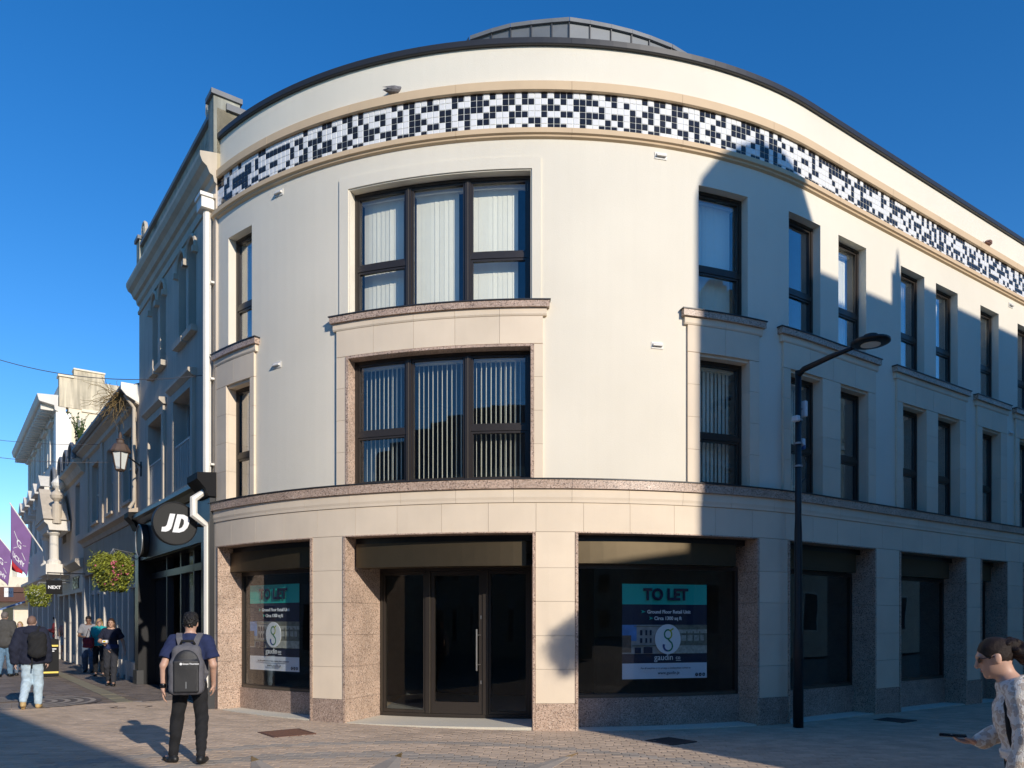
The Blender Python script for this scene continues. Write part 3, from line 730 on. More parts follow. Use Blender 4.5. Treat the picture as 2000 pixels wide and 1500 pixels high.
# ================================================================== LEFT STREET
def PP(x, y, off=0.0):
    o = LF.O+off*LF.n; k = (x-1000)/FPX; t = (k*o.y-o.x)/(LF.e.x-k*LF.e.y); P = o+t*LF.e
    return t, CAMZ+(HY-y)/FPX*P.y
def sash(parent, F, a0, a1, z0, z1, d=-.16, fm='b2_white', rows=2, cols=1, pane='pane_dark'):
    mb = MB(); ring(mb, F, a0, a1, z0, z1, .05, d-.05, d)
    for i in range(1, rows):
        z = z0+(z1-z0)*i/rows; box(mb, F, a0+.05, a1-.05, d-.048, d-.004, z-.025, z+.025)
    for i in range(1, cols):
        a = a0+(a1-a0)*i/cols; box(mb, F, a-.018, a+.018, d-.046, d-.006, z0+.05, z1-.05)
    w_ = mb.build('window', fm, parent)
    for i in range(rows):
        for j in range(cols):
            pa, pb = a0+(a1-a0)*j/cols, a0+(a1-a0)*(j+1)/cols; za, zb = z0+(z1-z0)*i/rows, z0+(z1-z0)*(i+1)/rows
            pbox('pane', pane, w_, F, pa+.03, pb-.03, d-.035, d-.028, za+.03, zb-.03)
    return w_
# ---- grey townhouse with the black shop
jb = thing('grey_townhouse', LF(3.4, 0, 0), 'tall grey rendered townhouse with arched windows over a black sports shop', 'building')
AR = [(1.36, 1.96), (2.16, 2.76), (3.94, 4.50), (4.74, 5.30)]; AZ = (7.6, 9.45)
FW = [(1.58, 2.98), (4.08, 5.46)]
wall('wall', 'left_wall', jb, LF, 0.02, 6.81, 4.2, 9.9, [(a, b, *AZ) for a, b in AR]+[(a, b, 4.5, 6.42) for a, b in FW], .3)
pbox('body', 'left_wall', jb, LF, .03, 6.8, -8, -.5, 4.25, 10.3)
pbox('return_wall', 'side_render', jb, LF, -.06, .26, -8, -.0, 9.95, 11.2)
pbox('return_coping', 'lead', jb, LF, -.12, .32, -8, -.16, 11.2, 11.32)
pprof('cornice', 'left_trim', jb, LF, -.06, 6.86, [(0, 9.78), (.05, 9.82), (.07, 9.92), (.13, 9.95), (.18, 10.06), (.26, 10.12), (.30, 10.22), (.30, 10.30), (.0, 10.36)])
pprof('cornice', 'left_trim', jb, LF, .02, 6.81, [(0, 9.55), (.03, 9.55), (.04, 9.62), (.0, 9.64)])
pbox('parapet', 'left_stain', jb, LF, .26, 6.5, -.34, -.02, 10.36, 11.18)
pbox('parapet_coping', 'lead', jb, LF, .26, 6.5, -.38, .05, 11.18, 11.27)
for a, b, h in ((-.06, .27, 11.42), (6.48, 6.83, 11.36)):
    pp_ = pbox('parapet_pier', 'left_stain', jb, LF, a, b, -.42, .06, 10.36, h)
    pbox('pier_cap', 'lead', pp_, LF, a-.04, b+.04, -.46, .11, h, h+.09)
for a in (.42, 6.3):
    m = MB(); n = 22; pts = []
    for k in range(n): 
        an = -.5*PI+k*.46; r = .24*(1-k/n*.75); pts.append(LF(a+.02*0+r*math.cos(an)*(1 if a < 3 else -1), -.02, 11.52+r*math.sin(an)))
    tube(m, pts, .045, 6); m.build('scroll_ornament', 'left_trim', jb)
for a, b in AR:
    n = 14; c = (a+b)/2; r = (b-a)/2; zc = AZ[1]-r
    m = MB(); arc = [(c+r*math.cos(PI*k/n), zc+r*math.sin(PI*k/n)) for k in range(n+1)]
    for k in range(n):
        (u0, w0), (u1, w1) = arc[k], arc[k+1]
        vs = [LF(u0, 0, w0), LF(u1, 0, w1), LF(u1, 0, AZ[1]), LF(u0, 0, AZ[1])]+[LF(u0, -.28, w0), LF(u1, -.28, w1)]
        m.add(vs, [(0, 1, 2, 3), (0, 4, 5, 1)])
    m.build('arch_spandrel', 'left_wall', jb)
    m = MB(); pts = [LF(c+(r+.05)*math.cos(PI*k/n), .02, zc+(r+.05)*math.sin(PI*k/n)) for k in range(n+1)]; tube(m, pts, .045, 6); m.build('hood_mould', 'left_trim', jb)
    for x in (a-.07, b+.07): pbox('label_stop', 'left_trim', jb, LF, x-.05, x+.05, 0, .10, zc-.12, zc)
    sash(jb, LF, a, b, AZ[0], AZ[1], -.22, 'left_wall')
    pbox('sill', 'left_trim', jb, LF, a-.06, b+.06, -.2, .12, AZ[0]-.12, AZ[0]-.002)
for a, b in FW:
    m = MB(); box(m, LF, a-.17, a-.002, 0, .07, 4.42, 6.42); box(m, LF, b+.002, b+.17, 0, .07, 4.42, 6.42); box(m, LF, a-.17, b+.17, 0, .07, 6.422, 6.60); m.build('window_surround', 'left_trim', jb)
    pprof('window_hood', 'left_trim', jb, LF, a-.24, b+.24, [(0, 6.602), (.08, 6.602), (.17, 6.68), (.17, 6.74), (0, 6.76)])
    pbox('sill', 'left_trim', jb, LF, a-.24, b+.24, -.25, .16, 4.34, 4.42)
    sash(jb, LF, a, b, 4.5, 6.42, -.22, 'b2_white', 2, 2)
    rl = pbox('railing', 'b2_white', jb, LF, a, b, .0, .03, 5.42, 5.46)
    n = 9
    for k in range(n+1):
        x = a+.03+(b-a-.06)*k/n; pbox('bar', 'b2_white', rl, LF, x-.015, x+.015, .002, .028, 4.43, 5.418)
# black shop front
pbox('shop_back', 'jd_black', jb, LF, .1, 6.75, -3.2, -3.1, 0, 4.2); pbox('shop_ceiling', 'jd_black', jb, LF, .1, 6.75, -3.1, -.02, 3.2, 3.3)
pbox('shop_floor', 'jd_grey', jb, LF, .1, 6.75, -3.1, -.02, .05, .09)
for a, b in ((.04, .62), (6.42, 6.82)):
    ps = pbox('shop_pilaster', 'jd_black', jb, LF, a, b, -3.1 if a < 1 else -.4, .10, 0, 4.1); pbox('pilaster_base', 'jd_grey', ps, LF, a-.03, b+.03, -.02, .14, 0, .45)
    pprof('corbel', 'sign_black', jb, LF, a-.06, b+.08, [(0, 4.0), (.14, 4.0), (.2, 4.15), (.34, 4.3), (.34, 4.42), (0, 4.45)])
pbox('shop_fascia', 'jd_grey', jb, LF, .62, 6.42, -.05, .06, 3.22, 4.1)
pprof('shop_cornice', 'jd_black', jb, LF, .62, 6.42, [(-.05, 4.1), (.1, 4.1), (.18, 4.2), (.26, 4.24), (.26, 4.32), (-.05, 4.34)])
for x in (2.3, 3.4, 4.7): pbox('door_frame', 'jd_grey', jb, LF, x, x+.09, -.35, -.2, .1, 3.2)
for a, b in ((.7, 2.3), (2.39, 3.4), (4.79, 6.4)): pbox('shop_pane', 'pane_dark', jb, LF, a, b, -.3, -.29, .1, 3.2)
pbox('door_lintel', 'jd_black', jb, LF, .62, 6.42, -.36, -.2, 2.75, 2.9)
# round signs
mat('jd_white', (.82, .82, .82), .5, .01)
def disc(mb, c, ax, r, th, n=40):
    cyl(mb, Vector(c)-ax*th/2, Vector(c)+ax*th/2, r, r, n)
e3 = Vector((LF.e.x, LF.e.y, 0)); n3 = Vector((LF.n.x, LF.n.y, 0))
ax = (e3+n3*.10).normalized()
t_, z_ = PP(341, 1023, .62); c = Vector(LF(t_, .62, z_))
js = thing('round_shop_sign', LF(t_, .1, z_), 'round black projecting sign with white italic letters on the black shop', 'sign')
m = MB(); disc(m, c, ax, .40, .10); m.build('disc', 'sign_disc', js)
m = MB(); n = 40; up = Vector((0, 0, 1)); rt = ax.cross(up).normalized()
tube(m, [c-ax*.055+(rt*math.cos(2*PI*k/n)+up*math.sin(2*PI*k/n))*.392 for k in range(n+1)], .011, 6); m.build('rim', 'jd_black', js)
m = MB(); tube(m, [c-n3*.38*1, c-n3*.64], .03, 8); m.build('bracket', 'jd_black', js)
def FS(u0, v0):
    return lambda x, y, zz: tuple(c+rt*(u0+x+.26*(y))+up*(v0+y)-ax*(.056+zz))
def glyph(P, u0, v0):
    mm = MB(); nn = len(P); mm.add([FS(u0, v0)(x, y, .004) for x, y in P]+[FS(u0, v0)(x, y, -.004) for x, y in P], [tuple(range(nn))]+[(i, (i+1) % nn, (i+1) % nn+nn, i+nn) for i in range(nn)])
    return mm.build('lettering', 'jd_white', js)
glyph([(-.02, 0), (.06, 0), (.105, .02), (.135, .06), (.14, .11), (.14, .34), (.045, .34), (.045, .13), (.03, .095), (-.0, .085), (-.03, .085)], -.235, -.165)
glyph([(0, 0), (.12, 0), (.2, .035), (.245, .10), (.255, .17), (.245, .245), (.2, .305), (.12, .34), (.09, .34), (.09, .265), (.115, .262), (.148, .235), (.163, .17), (.148, .105), (.115, .078), (.09, .075), (.09, .26), (.09, .34), (0, .34)], -.06, -.165)
c2_ = LF(5.72, .14, 3.66); js2 = thing('round_shop_sign', LF(5.72, .06, 3.66), 'round black sign lying flat on the shop fascia seen edge on', 'sign')
m = MB(); disc(m, c2_, n3, .40, .14); m.build('disc', 'sign_disc', js2)
m = MB(); tube(m, [Vector(c2_)+n3*.075+(e3*math.cos(2*PI*k/n)+up*math.sin(2*PI*k/n))*.385 for k in range(n+1)], .014, 6); m.build('rim', 'grey_metal', js2)
# ---- low house with slate roof and brown boarded shop fascia
hb = thing('low_shop_house', LF(11.5, 0, 0), 'low beige two storey house with deep gutter and brown boarded shop fascia', 'building')
HW = [(7.75, 8.95), (10.5, 11.6), (13.1, 14.4)]
wall('wall', 'b2_wall', hb, LF, 6.83, 16.0, 4.3, 7.5, [(a, b, 4.95, 6.9) for a, b in HW], .25)
pbox('body', 'b2_wall', hb, LF, 6.84, 15.99, -6, -.45, 0, 7.5)
for a, b in HW:
    sash(hb, LF, a, b, 4.95, 6.9, -.14, 'b2_white', 2, 2); pbox('sill', 'b2_wall', hb, LF, a-.05, b+.05, -.1, .07, 4.87, 4.948)
for x in (7.35, 9.6, 12.3, 15.2): pbox('pilaster', 'b2_wall', hb, LF, x-.2, x+.2, 0.001, .05, 4.6, 7.3)
pprof('eave', 'left_trim', hb, LF, 6.84, 16.0, [(0, 7.26), (.08, 7.3), (.10, 7.42), (.26, 7.52), (.28, 7.58), (-.3, 7.6)])
pprof('gutter', 'lead', hb, LF, 6.9, 16.05, [(.26, 7.585), (.33, 7.59), (.40, 7.66), (.40, 7.74), (.30, 7.74), (.2, 7.62)])
pprof('eave_end', 'white_paint', hb, LF, 6.835, 6.9, [(-.05, 7.28), (.3, 7.46), (.42, 7.6), (.42, 7.77), (-.05, 7.77)])
pprof('roof', 'slate', hb, LF, 6.9, 16.0, [(.3, 7.7), (-3.2, 9.3), (-6, 7.7)])
m = MB(); tube(m, [LF(7.02, .3, 7.5), LF(7.02, .08, 7.2), LF(7.02, .08, 4.8), LF(7.02, .2, 4.6)], .045, 8); m.build('downpipe', 'left_trim', hb)
pprof('shop_cornice', 'b2_wall', hb, LF, 6.85, 16.0, [(0, 4.28), (.07, 4.28), (.12, 4.4), (.24, 4.48), (.24, 4.56), (0, 4.62)])
x = 6.9
while x < 15.95:
    pbox('fascia_board', 'b2_boards', hb, LF, x+.003, min(x+.62, 15.98)-.003, -.2, .04+rnd.uniform(-.003, .003), 3.42, 4.27); x += .62
pbox('fascia_rail', 'b2_boards', hb, LF, 6.88, 15.99, -.2, .075, 3.26, 3.415)
pbox('shop_floor', 'room_floor', hb, LF, 6.9, 15.9, -.44, -.02, 0, .2)
pbox('shop_back', 'dark_room', hb, LF, 6.9, 15.9, -.44, -.40, .2, 3.4)
for x in [6.95, 8.3, 9.15, 10.0, 10.9, 11.8, 12.9, 14.0, 15.0, 15.75]:
    c_ = pbox('shop_column', 'b2_white', hb, LF, x-.09, x+.09, -.2, -.01 if x not in (6.95, 15.75, 11.8) else .06, .2, 3.26); pbox('column_base', 'b2_white', c_, LF, x-.12, x+.12, -.21, .04 if x not in (6.95, 15.75, 11.8) else .1, .1, .62)
for a, b in ((7.04, 8.21), (8.39, 9.06), (9.24, 9.91), (10.09, 10.81), (10.99, 11.71), (12.99, 13.91), (14.09, 14.91)):
    pbox('shop_pane', 'pane_dark', hb, LF, a, b, -.14, -.13, .6, 2.6); pbox('transom', 'b2_white', hb, LF, a, b, -.18, -.06, 2.6, 2.72); pbox('shop_pane', 'pane_dark', hb, LF, a, b, -.14, -.13, 2.72, 3.26)
    pbox('stall_riser', 'b2_white', hb, LF, a, b, -.2, -.04, .1, .6)
# dead plant hanging off the gutter, weeds growing in it
def sprig(mb, p, dr, ln_, n, bend, r=.008, leaf=0):
    pts = [Vector(p)]; dv = Vector(dr).normalized()
    for k in range(n):
        dv = (dv+Vector((rnd.uniform(-bend, bend), rnd.uniform(-bend, bend), rnd.uniform(-bend, bend)-.05*bend))).normalized(); pts.append(pts[-1]+dv*ln_/n)
    tube(mb, pts, [r*(1-.6*i/n) for i in range(n+1)], 4)
    for p_ in pts[1:]:
        for _ in range(leaf): leafq(mb, p_, .05)
def leafq(mb, p, s, mi=0):
    a = Vector((rnd.gauss(0, 1), rnd.gauss(0, 1), rnd.gauss(0, 1))).normalized(); b = a.orthogonal().normalized(); c_ = a.cross(b)
    p = Vector(p)+Vector((rnd.uniform(-s, s), rnd.uniform(-s, s), rnd.uniform(-s, s)))*.6
    mb.add([p-b*s, p+c_*s*.45, p+b*s, p-c_*s*.45], [(0, 1, 2, 3)], mi)
m = MB()
for k in range(85): sprig(m, LF(7.6+rnd.uniform(-.35, .5), .36, 7.6), (rnd.uniform(-1, .6), rnd.uniform(-1, .3), rnd.uniform(-1.2, .15)), rnd.uniform(.5, 1.0), 7, .55, .009)
tag(m.build('dead_plant', 'leaf_dry'), 'tangle of dry brown stems hanging from the gutter above the street lantern', 'plant')
m = MB()
for k in range(26): sprig(m, LF(14.6+rnd.uniform(-.4, .5), .34, 7.7), (rnd.uniform(-.3, .3), rnd.uniform(-.3, .3), 1), rnd.uniform(.5, 1.1), 6, .14, .012, 2)
tag(m.build('gutter_weed', 'leaf_dark'), 'green weeds growing upright out of the roof gutter', 'plant')
# ---- narrow house with scrolled gablets
nb = thing('narrow_house', LF(19.5, 0, 0), 'narrow grey house with rounded gablets on its eaves beside a pedimented porch', 'building')
wall('wall', 'left_wall', nb, LF, 16.02, 23.4, 3.9, 7.4, [(17.2, 18.3, 4.9, 6.8), (20.9, 22.0, 4.9, 6.8)], .25)
pbox('body', 'left_wall', nb, LF, 16.03, 23.39, -6, -.3, 0, 7.4)
for a in (17.2, 20.9): sash(nb, LF, a, a+1.1, 4.9, 6.8, -.14)
pprof('eave', 'left_trim', nb, LF, 16.02, 23.4, [(0, 6.95), (.1, 7.0), (.2, 7.2), (.34, 7.3), (.34, 7.42), (0, 7.44)])
for a in (16.7, 18.2, 19.7, 22.2):
    m = MB(); n = 12; vs = [LF(a+.6*math.cos(PI*k/n), .3, 7.4+.6*math.sin(PI*k/n)) for k in range(n+1)]+[LF(a+.6*math.cos(PI*k/n), -.6, 7.4+.6*math.sin(PI*k/n)) for k in range(n+1)]
    m.add(vs, [tuple(range(n+1)), tuple(range(2*n+1, n, -1))]+[(k, k+n+1, k+n+2, k+1) for k in range(n)]); g_ = m.build('gablet', 'left_wall', nb)
    m = MB(); tube(m, [LF(a+.63*math.cos(PI*k/n), .33, 7.4+.63*math.sin(PI*k/n)) for k in range(n+1)], .07, 6); m.build('gablet_moulding', 'lead', g_)
pbox('shop_fascia', 'b2_white', nb, LF, 16.05, 23.3, -.2, .05, 2.75, 3.6); pprof('shop_cornice', 'left_trim', nb, LF, 16.02, 23.35, [(0, 3.6), (.12, 3.6), (.3, 3.8), (.3, 3.9), (0, 3.95)])
for x in (16.3, 18.0, 19.8, 21.4, 23.1): pbox('shop_column', 'b2_white', nb, LF, x-.16, x+.16, -.29, .03, 0, 2.75)
for a, b in ((16.46, 17.84), (18.16, 19.64), (19.96, 21.24), (21.56, 22.94)): pbox('shop_pane', 'pane_dark', nb, LF, a, b, -.2, -.19, .4, 2.74); pbox('stall_riser', 'b2_white', nb, LF, a, b, -.28, -.08, 0, .4)
# sign letters standing on the narrow house's fascia
def FL(t0, z0, d0): return lambda x, y, zz: LF(t0-x, d0+zz, z0+y)
ns = thing('shop_name_sign', LF(17.6, .05, 2.9), 'black upright NEXT letters fixed flat on a white shop fascia', 'sign')
lettering('NEXT', .62, FL(18.5, 2.92, .06), 'jd_black', ns, bold=.012, extrude=.02)
# ---- far white store with heavy cornice
wb = thing('white_department_store', LF(36, 0, 0), 'large white stucco store with bracketed cornice and stained cream gable parapet', 'building')
WT = 11.0; t0, t1 = 23.6, 37.5
wins = [(t0+1.4+i*2.5, t0+2.5+i*2.5, z, z+1.55) for i in range(5) for z in (8.9,)]+[(t0+1.4+i*2.5, t0+2.6+i*2.5, 5.3, 7.5) for i in range(5)]
wall('wall', 'white_wall', wb, LF, t0, t1, 3.6, WT, wins, .3)
pbox('body', 'cream', wb, LF, t0, t1, -13, -.4, 0, WT)
for a, b, z0, z1 in wins:
    sash(wb, LF, a, b, z0, z1, -.2, 'white_wall')
    if z0 > 7:
        for s_ in (a-.42, b+.04): pbox('shutter', 'white_wall', wb, LF, s_, s_+.38, .002, .05, z0, z1)
        pbox('hood', 'white_wall', wb, LF, a-.2, b+.2, 0, .16, z1+.1, z1+.22)
    else:
        m = MB(); m.add([LF(a-.35, 0, z1+.15), LF(b+.35, 0, z1+.15), LF((a+b)/2, 0, z1+.75), LF(a-.35, .55, z1+.15), LF(b+.35, .55, z1+.15), LF((a+b)/2, .55, z1+.75)], [(0, 1, 2), (3, 5, 4), (0, 3, 4, 1), (1, 4, 5, 2), (2, 5, 3, 0)]); m.build('pediment', 'white_wall', wb)
        for s_ in (a-.3, b+.1): pbox('console', 'white_wall', wb, LF, s_, s_+.2, 0, .4, z1-.3, z1+.15)
pprof('cornice', 'white_wall', wb, LF, t0-.1, t1+.2, [(0, 10.75), (.12, 10.8), (.15, 11.0), (.68, 11.1), (.72, 11.15), (.78, 11.4), (0, 11.45)])
x = t0+.2
while x < t1: pbox('bracket', 'white_wall', wb, LF, x, x+.18, .15, .62, 10.82, 11.06); x += .62
pbox('corner_pilaster', 'white_paint', wb, LF, t0-.06, t0+.6, -.5, .08, 3.6, 10.74)
pbox('gable_parapet', 'cream_stain', wb, LF, t0-.03, t0+.4, -13, -.05, 11.0, 12.3)
pbox('gable_block', 'cream_stain', wb, LF, t0-.05, t0+.42, -1.8, -.6, 12.302, 12.68)
pbox('gable_coping', 'cream', wb, LF, t0-.1, t0+.5, -.6, .0, 12.302, 12.40); pbox('gable_coping', 'cream', wb, LF, t0-.1, t0+.5, -1.82, -.58, 12.682, 12.75)
pbox('string_course', 'cream', wb, LF, t0-.08, t0+.02, -13, -.9, 10.9, 11.02)
pbox('front_parapet', 'white_wall', wb, LF, t0+.5, t1, -.3, -.06, 11.46, 12.0)
for d in (-.8, -1.3): 
    m = MB(); tube(m, [LF(t0-.07, d, 10.5), LF(t0-.07, d, 6)], .05, 6); m.build('downpipe', 'grey_metal', wb)
pbox('extractor_hood', 'cream', wb, LF, t0-.35, t0-.06, -.95, -.65, 9.5, 10.1)
pbox('shop_fascia', 'white_wall', wb, LF, t0, t1, -.3, .12, 2.9, 3.58)
x = t0+.3
while x < t1: pbox('shop_column', 'white_wall', wb, LF, x-.22, x+.22, -.38, .1, 0, 2.9); x += 2.4
pbox('shop_pane', 'pane_dark', wb, LF, t0+.2, t1, -.39, -.33, 0, 2.9)
pprof('balcony', 'white_wall', wb, LF, t0, t1, [(0, 3.58), (.35, 3.66), (.35, 3.8), (0, 3.82)])
# porch with urns between narrow house and store
pd = thing('pedimented_porch', LF(20.8, .5, 0), 'white stucco porch with pediment and urn finials in front of the store', 'porch')
for a in (19.7, 22.0):
    m = MB(); p0 = LF(a, .55, 0); lathe(m, p0, [(.24, 3.9), (.24, 4.02), (.16, 4.1), (.15, 5.0), (.24, 5.1), (.24, 5.2)], 14); m.build('column', 'white_wall', pd)
pbox('base', 'white_wall', pd, LF, 19.4, 22.3, .06, .85, 3.5, 3.9)
pprof('entablature', 'white_wall', pd, LF, 19.3, 22.4, [(.05, 5.2), (.75, 5.2), (.8, 5.4), (.92, 5.5), (.92, 5.6), (.05, 5.6)])
m = MB(); a, b = 19.2, 22.5; m.add([LF(a, .1, 5.6), LF(b, .1, 5.6), LF((a+b)/2, .1, 6.95), LF(a, .95, 5.6), LF(b, .95, 5.6), LF((a+b)/2, .95, 6.95)], [(0, 1, 2), (3, 5, 4), (0, 3, 4, 1), (1, 4, 5, 2), (2, 5, 3, 0)]); m.build('pediment', 'left_trim', pd)
for tt_, d_, z_, mm, k_ in ((19.35, .5, 5.95, 'left_trim', .55), (20.2, .35, 6.5, 'white_paint', .6)):
    m = MB(); p0 = LF(tt_, d_, z_); lathe(m, p0, [(r_*k_, h_*k_) for r_, h_ in ((.3, -.9), (.3, .4), (.16, .5), (.14, .62), (.36, .85), (.42, 1.05), (.3, 1.25), (.12, 1.4), (.08, 1.52), (.02, 1.6))], 14); m.build('urn', mm, pd)
# ---- far end of the street
fb = thing('far_street_house', (-52, 78, 0), 'pale cream house with brown roof closing the far end of the street', 'building')
FF = Plane((-58, 76), (1, .12), (.12, -1))
pbox('wall', 'cream', fb, FF, 0, 14, -8, 0, 0, 6.2); pprof('roof', 'rust', fb, FF, -.3, 14.3, [(.5, 4.6), (1.6, 3.6), (1.7, 3.7), (.0, 5.2)]); pbox('chimney', 'cream', fb, FF, 6, 7, -3, -2, 6.2, 7.6)
for a in (1, 4, 7, 10): w_ = pbox('window', 'b2_white', fb, FF, a, a+1.2, 0, .05, 1.6, 3.2); pbox('pane', 'pane_dark', w_, FF, a+.1, a+1.1, .05, .06, 1.7, 3.1)

# ---- street lantern on a bracket
t_, z_ = PP(235, 918, .75); lc = Vector(LF(t_, .75, z_))
ln_ = thing('wall_lantern', LF(6.5, .1, z_+.5), 'copper topped glass street lantern on a scrolled wall bracket', 'lantern')
def hexl(name, m_, pr_, n=6):
    m = MB(); lathe(m, lc, [(a_*.8, b_*.8) for a_, b_ in pr_], n); return m.build(name, m_, ln_)
hexl('lantern_glass', 'lantern_glass', [(.135, .02), (.235, .5)])
hexl('cap', 'copper_brown', [(.28, .5), (.29, .54), (.2, .72), (.11, .78), (.1, .86), (.12, .88), (.04, .93), (.05, 1.0), (.015, 1.1)], 12)
hexl('base_ring', 'copper_brown', [(.10, -.04), (.145, 0), (.145, .02)])
for k in range(6):
    a = 2*PI*k/6; m = MB(); tube(m, [lc+Vector((.112*math.cos(a), .112*math.sin(a), .01)), lc+Vector((.19*math.cos(a), .19*math.sin(a), .41))], .014, 4); m.build('glazing_bar', 'copper_brown', ln_)
m = MB(); we = Vector(LF(6.55, .0, lc.z+.42)); tube(m, [lc+Vector((0, 0, .44)), we], .02, 6)
cs = we.lerp(lc, .25)+Vector((0, 0, -.1))
tube(m, [cs+(we-lc).normalized()*.1*math.cos(k*.5)*(1-k/24)+Vector((0, 0, .1*math.sin(k*.5)*(1-k/24))) for k in range(22)], .014, 5)
tube(m, [we+Vector((0, 0, -.25)), we+Vector((0, 0, .12))], .03, 6); m.build('bracket', 'black_metal', ln_)
# ---- hanging baskets
def basket(c, r, label, mats_, nleaf, trail, pole=None, seed=3):
    rnd.seed(seed)
    b = thing('hanging_basket', c, label, 'flower basket', 'hanging flower baskets'); c = Vector(c)
    m = MB(); lathe(m, c, [(.02, -.36*r*2), (.35*r, -.6*r), (.6*r, -.2*r), (.65*r, 0)], 14); m.build('bowl', 'basket', b)
    m = MB()
    for k in range(nleaf):
        a = rnd.uniform(0, 2*PI); u = rnd.random()**.4*(1+.13*math.sin(3*a+seed)+.10*math.sin(7*a)); el = rnd.uniform(-.35, 1)
        p_ = c+Vector((math.cos(a)*r*u*math.cos(el*1.2), math.sin(a)*r*u*math.cos(el*1.2), .12*r+r*.75*math.sin(el*1.25)*u)); leafq(m, p_, rnd.uniform(.018, .04), 0)
    for k in range(int(nleaf*trail)):
        a = rnd.uniform(0, 2*PI); q = rnd.random(); rr = r*(1.0-.45*q)*rnd.uniform(.75, 1); p_ = c+Vector((math.cos(a)*rr, math.sin(a)*rr, -r*1.15*q+.02)); leafq(m, p_, rnd.uniform(.022, .05), 0 if rnd.random() < .6 else 1)
    for k in range(46):
        a = rnd.uniform(0, 2*PI); p_ = c+Vector((math.cos(a)*r*.8, math.sin(a)*r*.8, -.15*r)); L_ = rnd.uniform(.2, 1.0)*r*1.1
        for j in range(12): leafq(m, p_+Vector((math.cos(a)*.08*j/12, math.sin(a)*.08*j/12, -L_*j/12)), rnd.uniform(.015, .032), 0 if rnd.random() < .7 else 1)
        if k % 2: 
            q_ = c+Vector((math.cos(a)*r*.7, math.sin(a)*r*.7, r*.45)); L_ = rnd.uniform(.1, .3)
            for j in range(7): leafq(m, q_+Vector((math.cos(a)*L_*j/7*.8, math.sin(a)*L_*j/7*.8, L_*j/7)), .018, 0)
    m.build('foliage', [mats_[0], mats_[1]], b)
    m = MB()
    for k in range(90):
        a = rnd.choice([rnd.uniform(0, 2*PI), rnd.gauss(-.9, .35), rnd.gauss(2.7, .4)]); q = rnd.random(); cc_ = c+Vector((math.cos(a)*r*.98*(1-.3*q), math.sin(a)*r*.98*(1-.3*q), r*(.35-1.2*q)))
        for _ in range(4): leafq(m, cc_, .028)
    m.build('flowers', mats_[2], b)
    m = MB()
    top_ = c+Vector((0, 0, r*1.05))
    for k in range(3): a = 2*PI*k/3; tube(m, [c+Vector((.6*r*math.cos(a), .6*r*math.sin(a), 0)), top_], .008, 4)
    if pole is not None:
        pv = Vector(pole); tube(m, [top_, Vector((pv.x, pv.y, top_.z)), pv], .016, 6); tube(m, [top_.lerp(Vector((pv.x, pv.y, top_.z)), .45), pv+Vector((0, 0, -.12))], .012, 5)
    m.build('bracket', 'grey_metal', b); return b
t_, z_ = PP(221, 1112, .8); basket(LF(t_, .8, z_), .46, 'big hanging basket of green foliage and pink flowers beside the black shop', ('leaf', 'leaf_dark', 'pink'), 6500, .55, LF(6.78, .06, z_+.45))
t_, z_ = PP(76, 1160, 1.1); basket(LF(t_, 1.1, z_), .42, 'pale trailing hanging basket behind the square NEXT sign', ('leaf', 'leaf_dark', 'white_flower'), 2600, 1.1, LF(t_-.2, .1, z_+.7), 9)
rnd.seed(21)
# ---- square projecting sign
t_, z_ = PP(106, 1147, 1.0); c = Vector(LF(t_, 1.0, z_)); rt = Vector((-n3.x, -n3.y, 0)); sw = .235
sg = thing('square_projecting_sign', LF(t_, .1, z_), 'square black hanging sign with white NEXT lettering', 'sign')
m = MB(); m.add([c+rt*x*sw+up*y_*sw+e3*k for k in (-.03, .03) for x, y_ in ((-1, -1), (1, -1), (1, 1), (-1, 1))], [(0, 1, 2, 3), (7, 6, 5, 4), (0, 4, 5, 1), (1, 5, 6, 2), (2, 6, 7, 3), (3, 7, 4, 0)]); m.build('panel', 'sign_black', sg)
me_o = lettering('NEXT', .145, lambda x, y_, zz: tuple(c+rt*x+up*(y_-.05)-e3*(.032+zz)), 'sign_white', sg, align='CENTER', bold=.004)
m = MB(); tube(m, [c+up*(sw+.25)+rt*-.9*sw, c+up*(sw+.25)+rt*1.1], .02, 6)
for x in (-.8, .8): tube(m, [c+rt*x*sw+up*sw, c+rt*x*sw+up*(sw+.25)], .012, 5)
m.build('bracket', 'black_metal', sg)
# small white box sign further on
t_, z_ = PP(17, 1157, 1.2); c = Vector(LF(t_, 1.2, z_)); wsg = thing('white_box_sign', LF(t_, .1, z_), 'small white box sign far down the street at left edge', 'sign')
m = MB(); m.add([c+rt*x*.2+up*y_*.24+e3*k for k in (-.1, .1) for x, y_ in ((-1, -1), (1, -1), (1, 1), (-1, 1))], [(0, 1, 2, 3), (7, 6, 5, 4), (0, 4, 5, 1), (1, 5, 6, 2), (2, 6, 7, 3), (3, 7, 4, 0)]); m.build('panel', 'sign_white', wsg)
m = MB(); tube(m, [c+rt*.2, c+rt*1.15], .02, 5); m.build('bracket', 'black_metal', wsg)
lettering('M&S', .17, lambda x, y_, zz: tuple(c+rt*x+up*(y_-.06)-e3*(.102+zz)), 'grey_metal', wsg, align='CENTER')
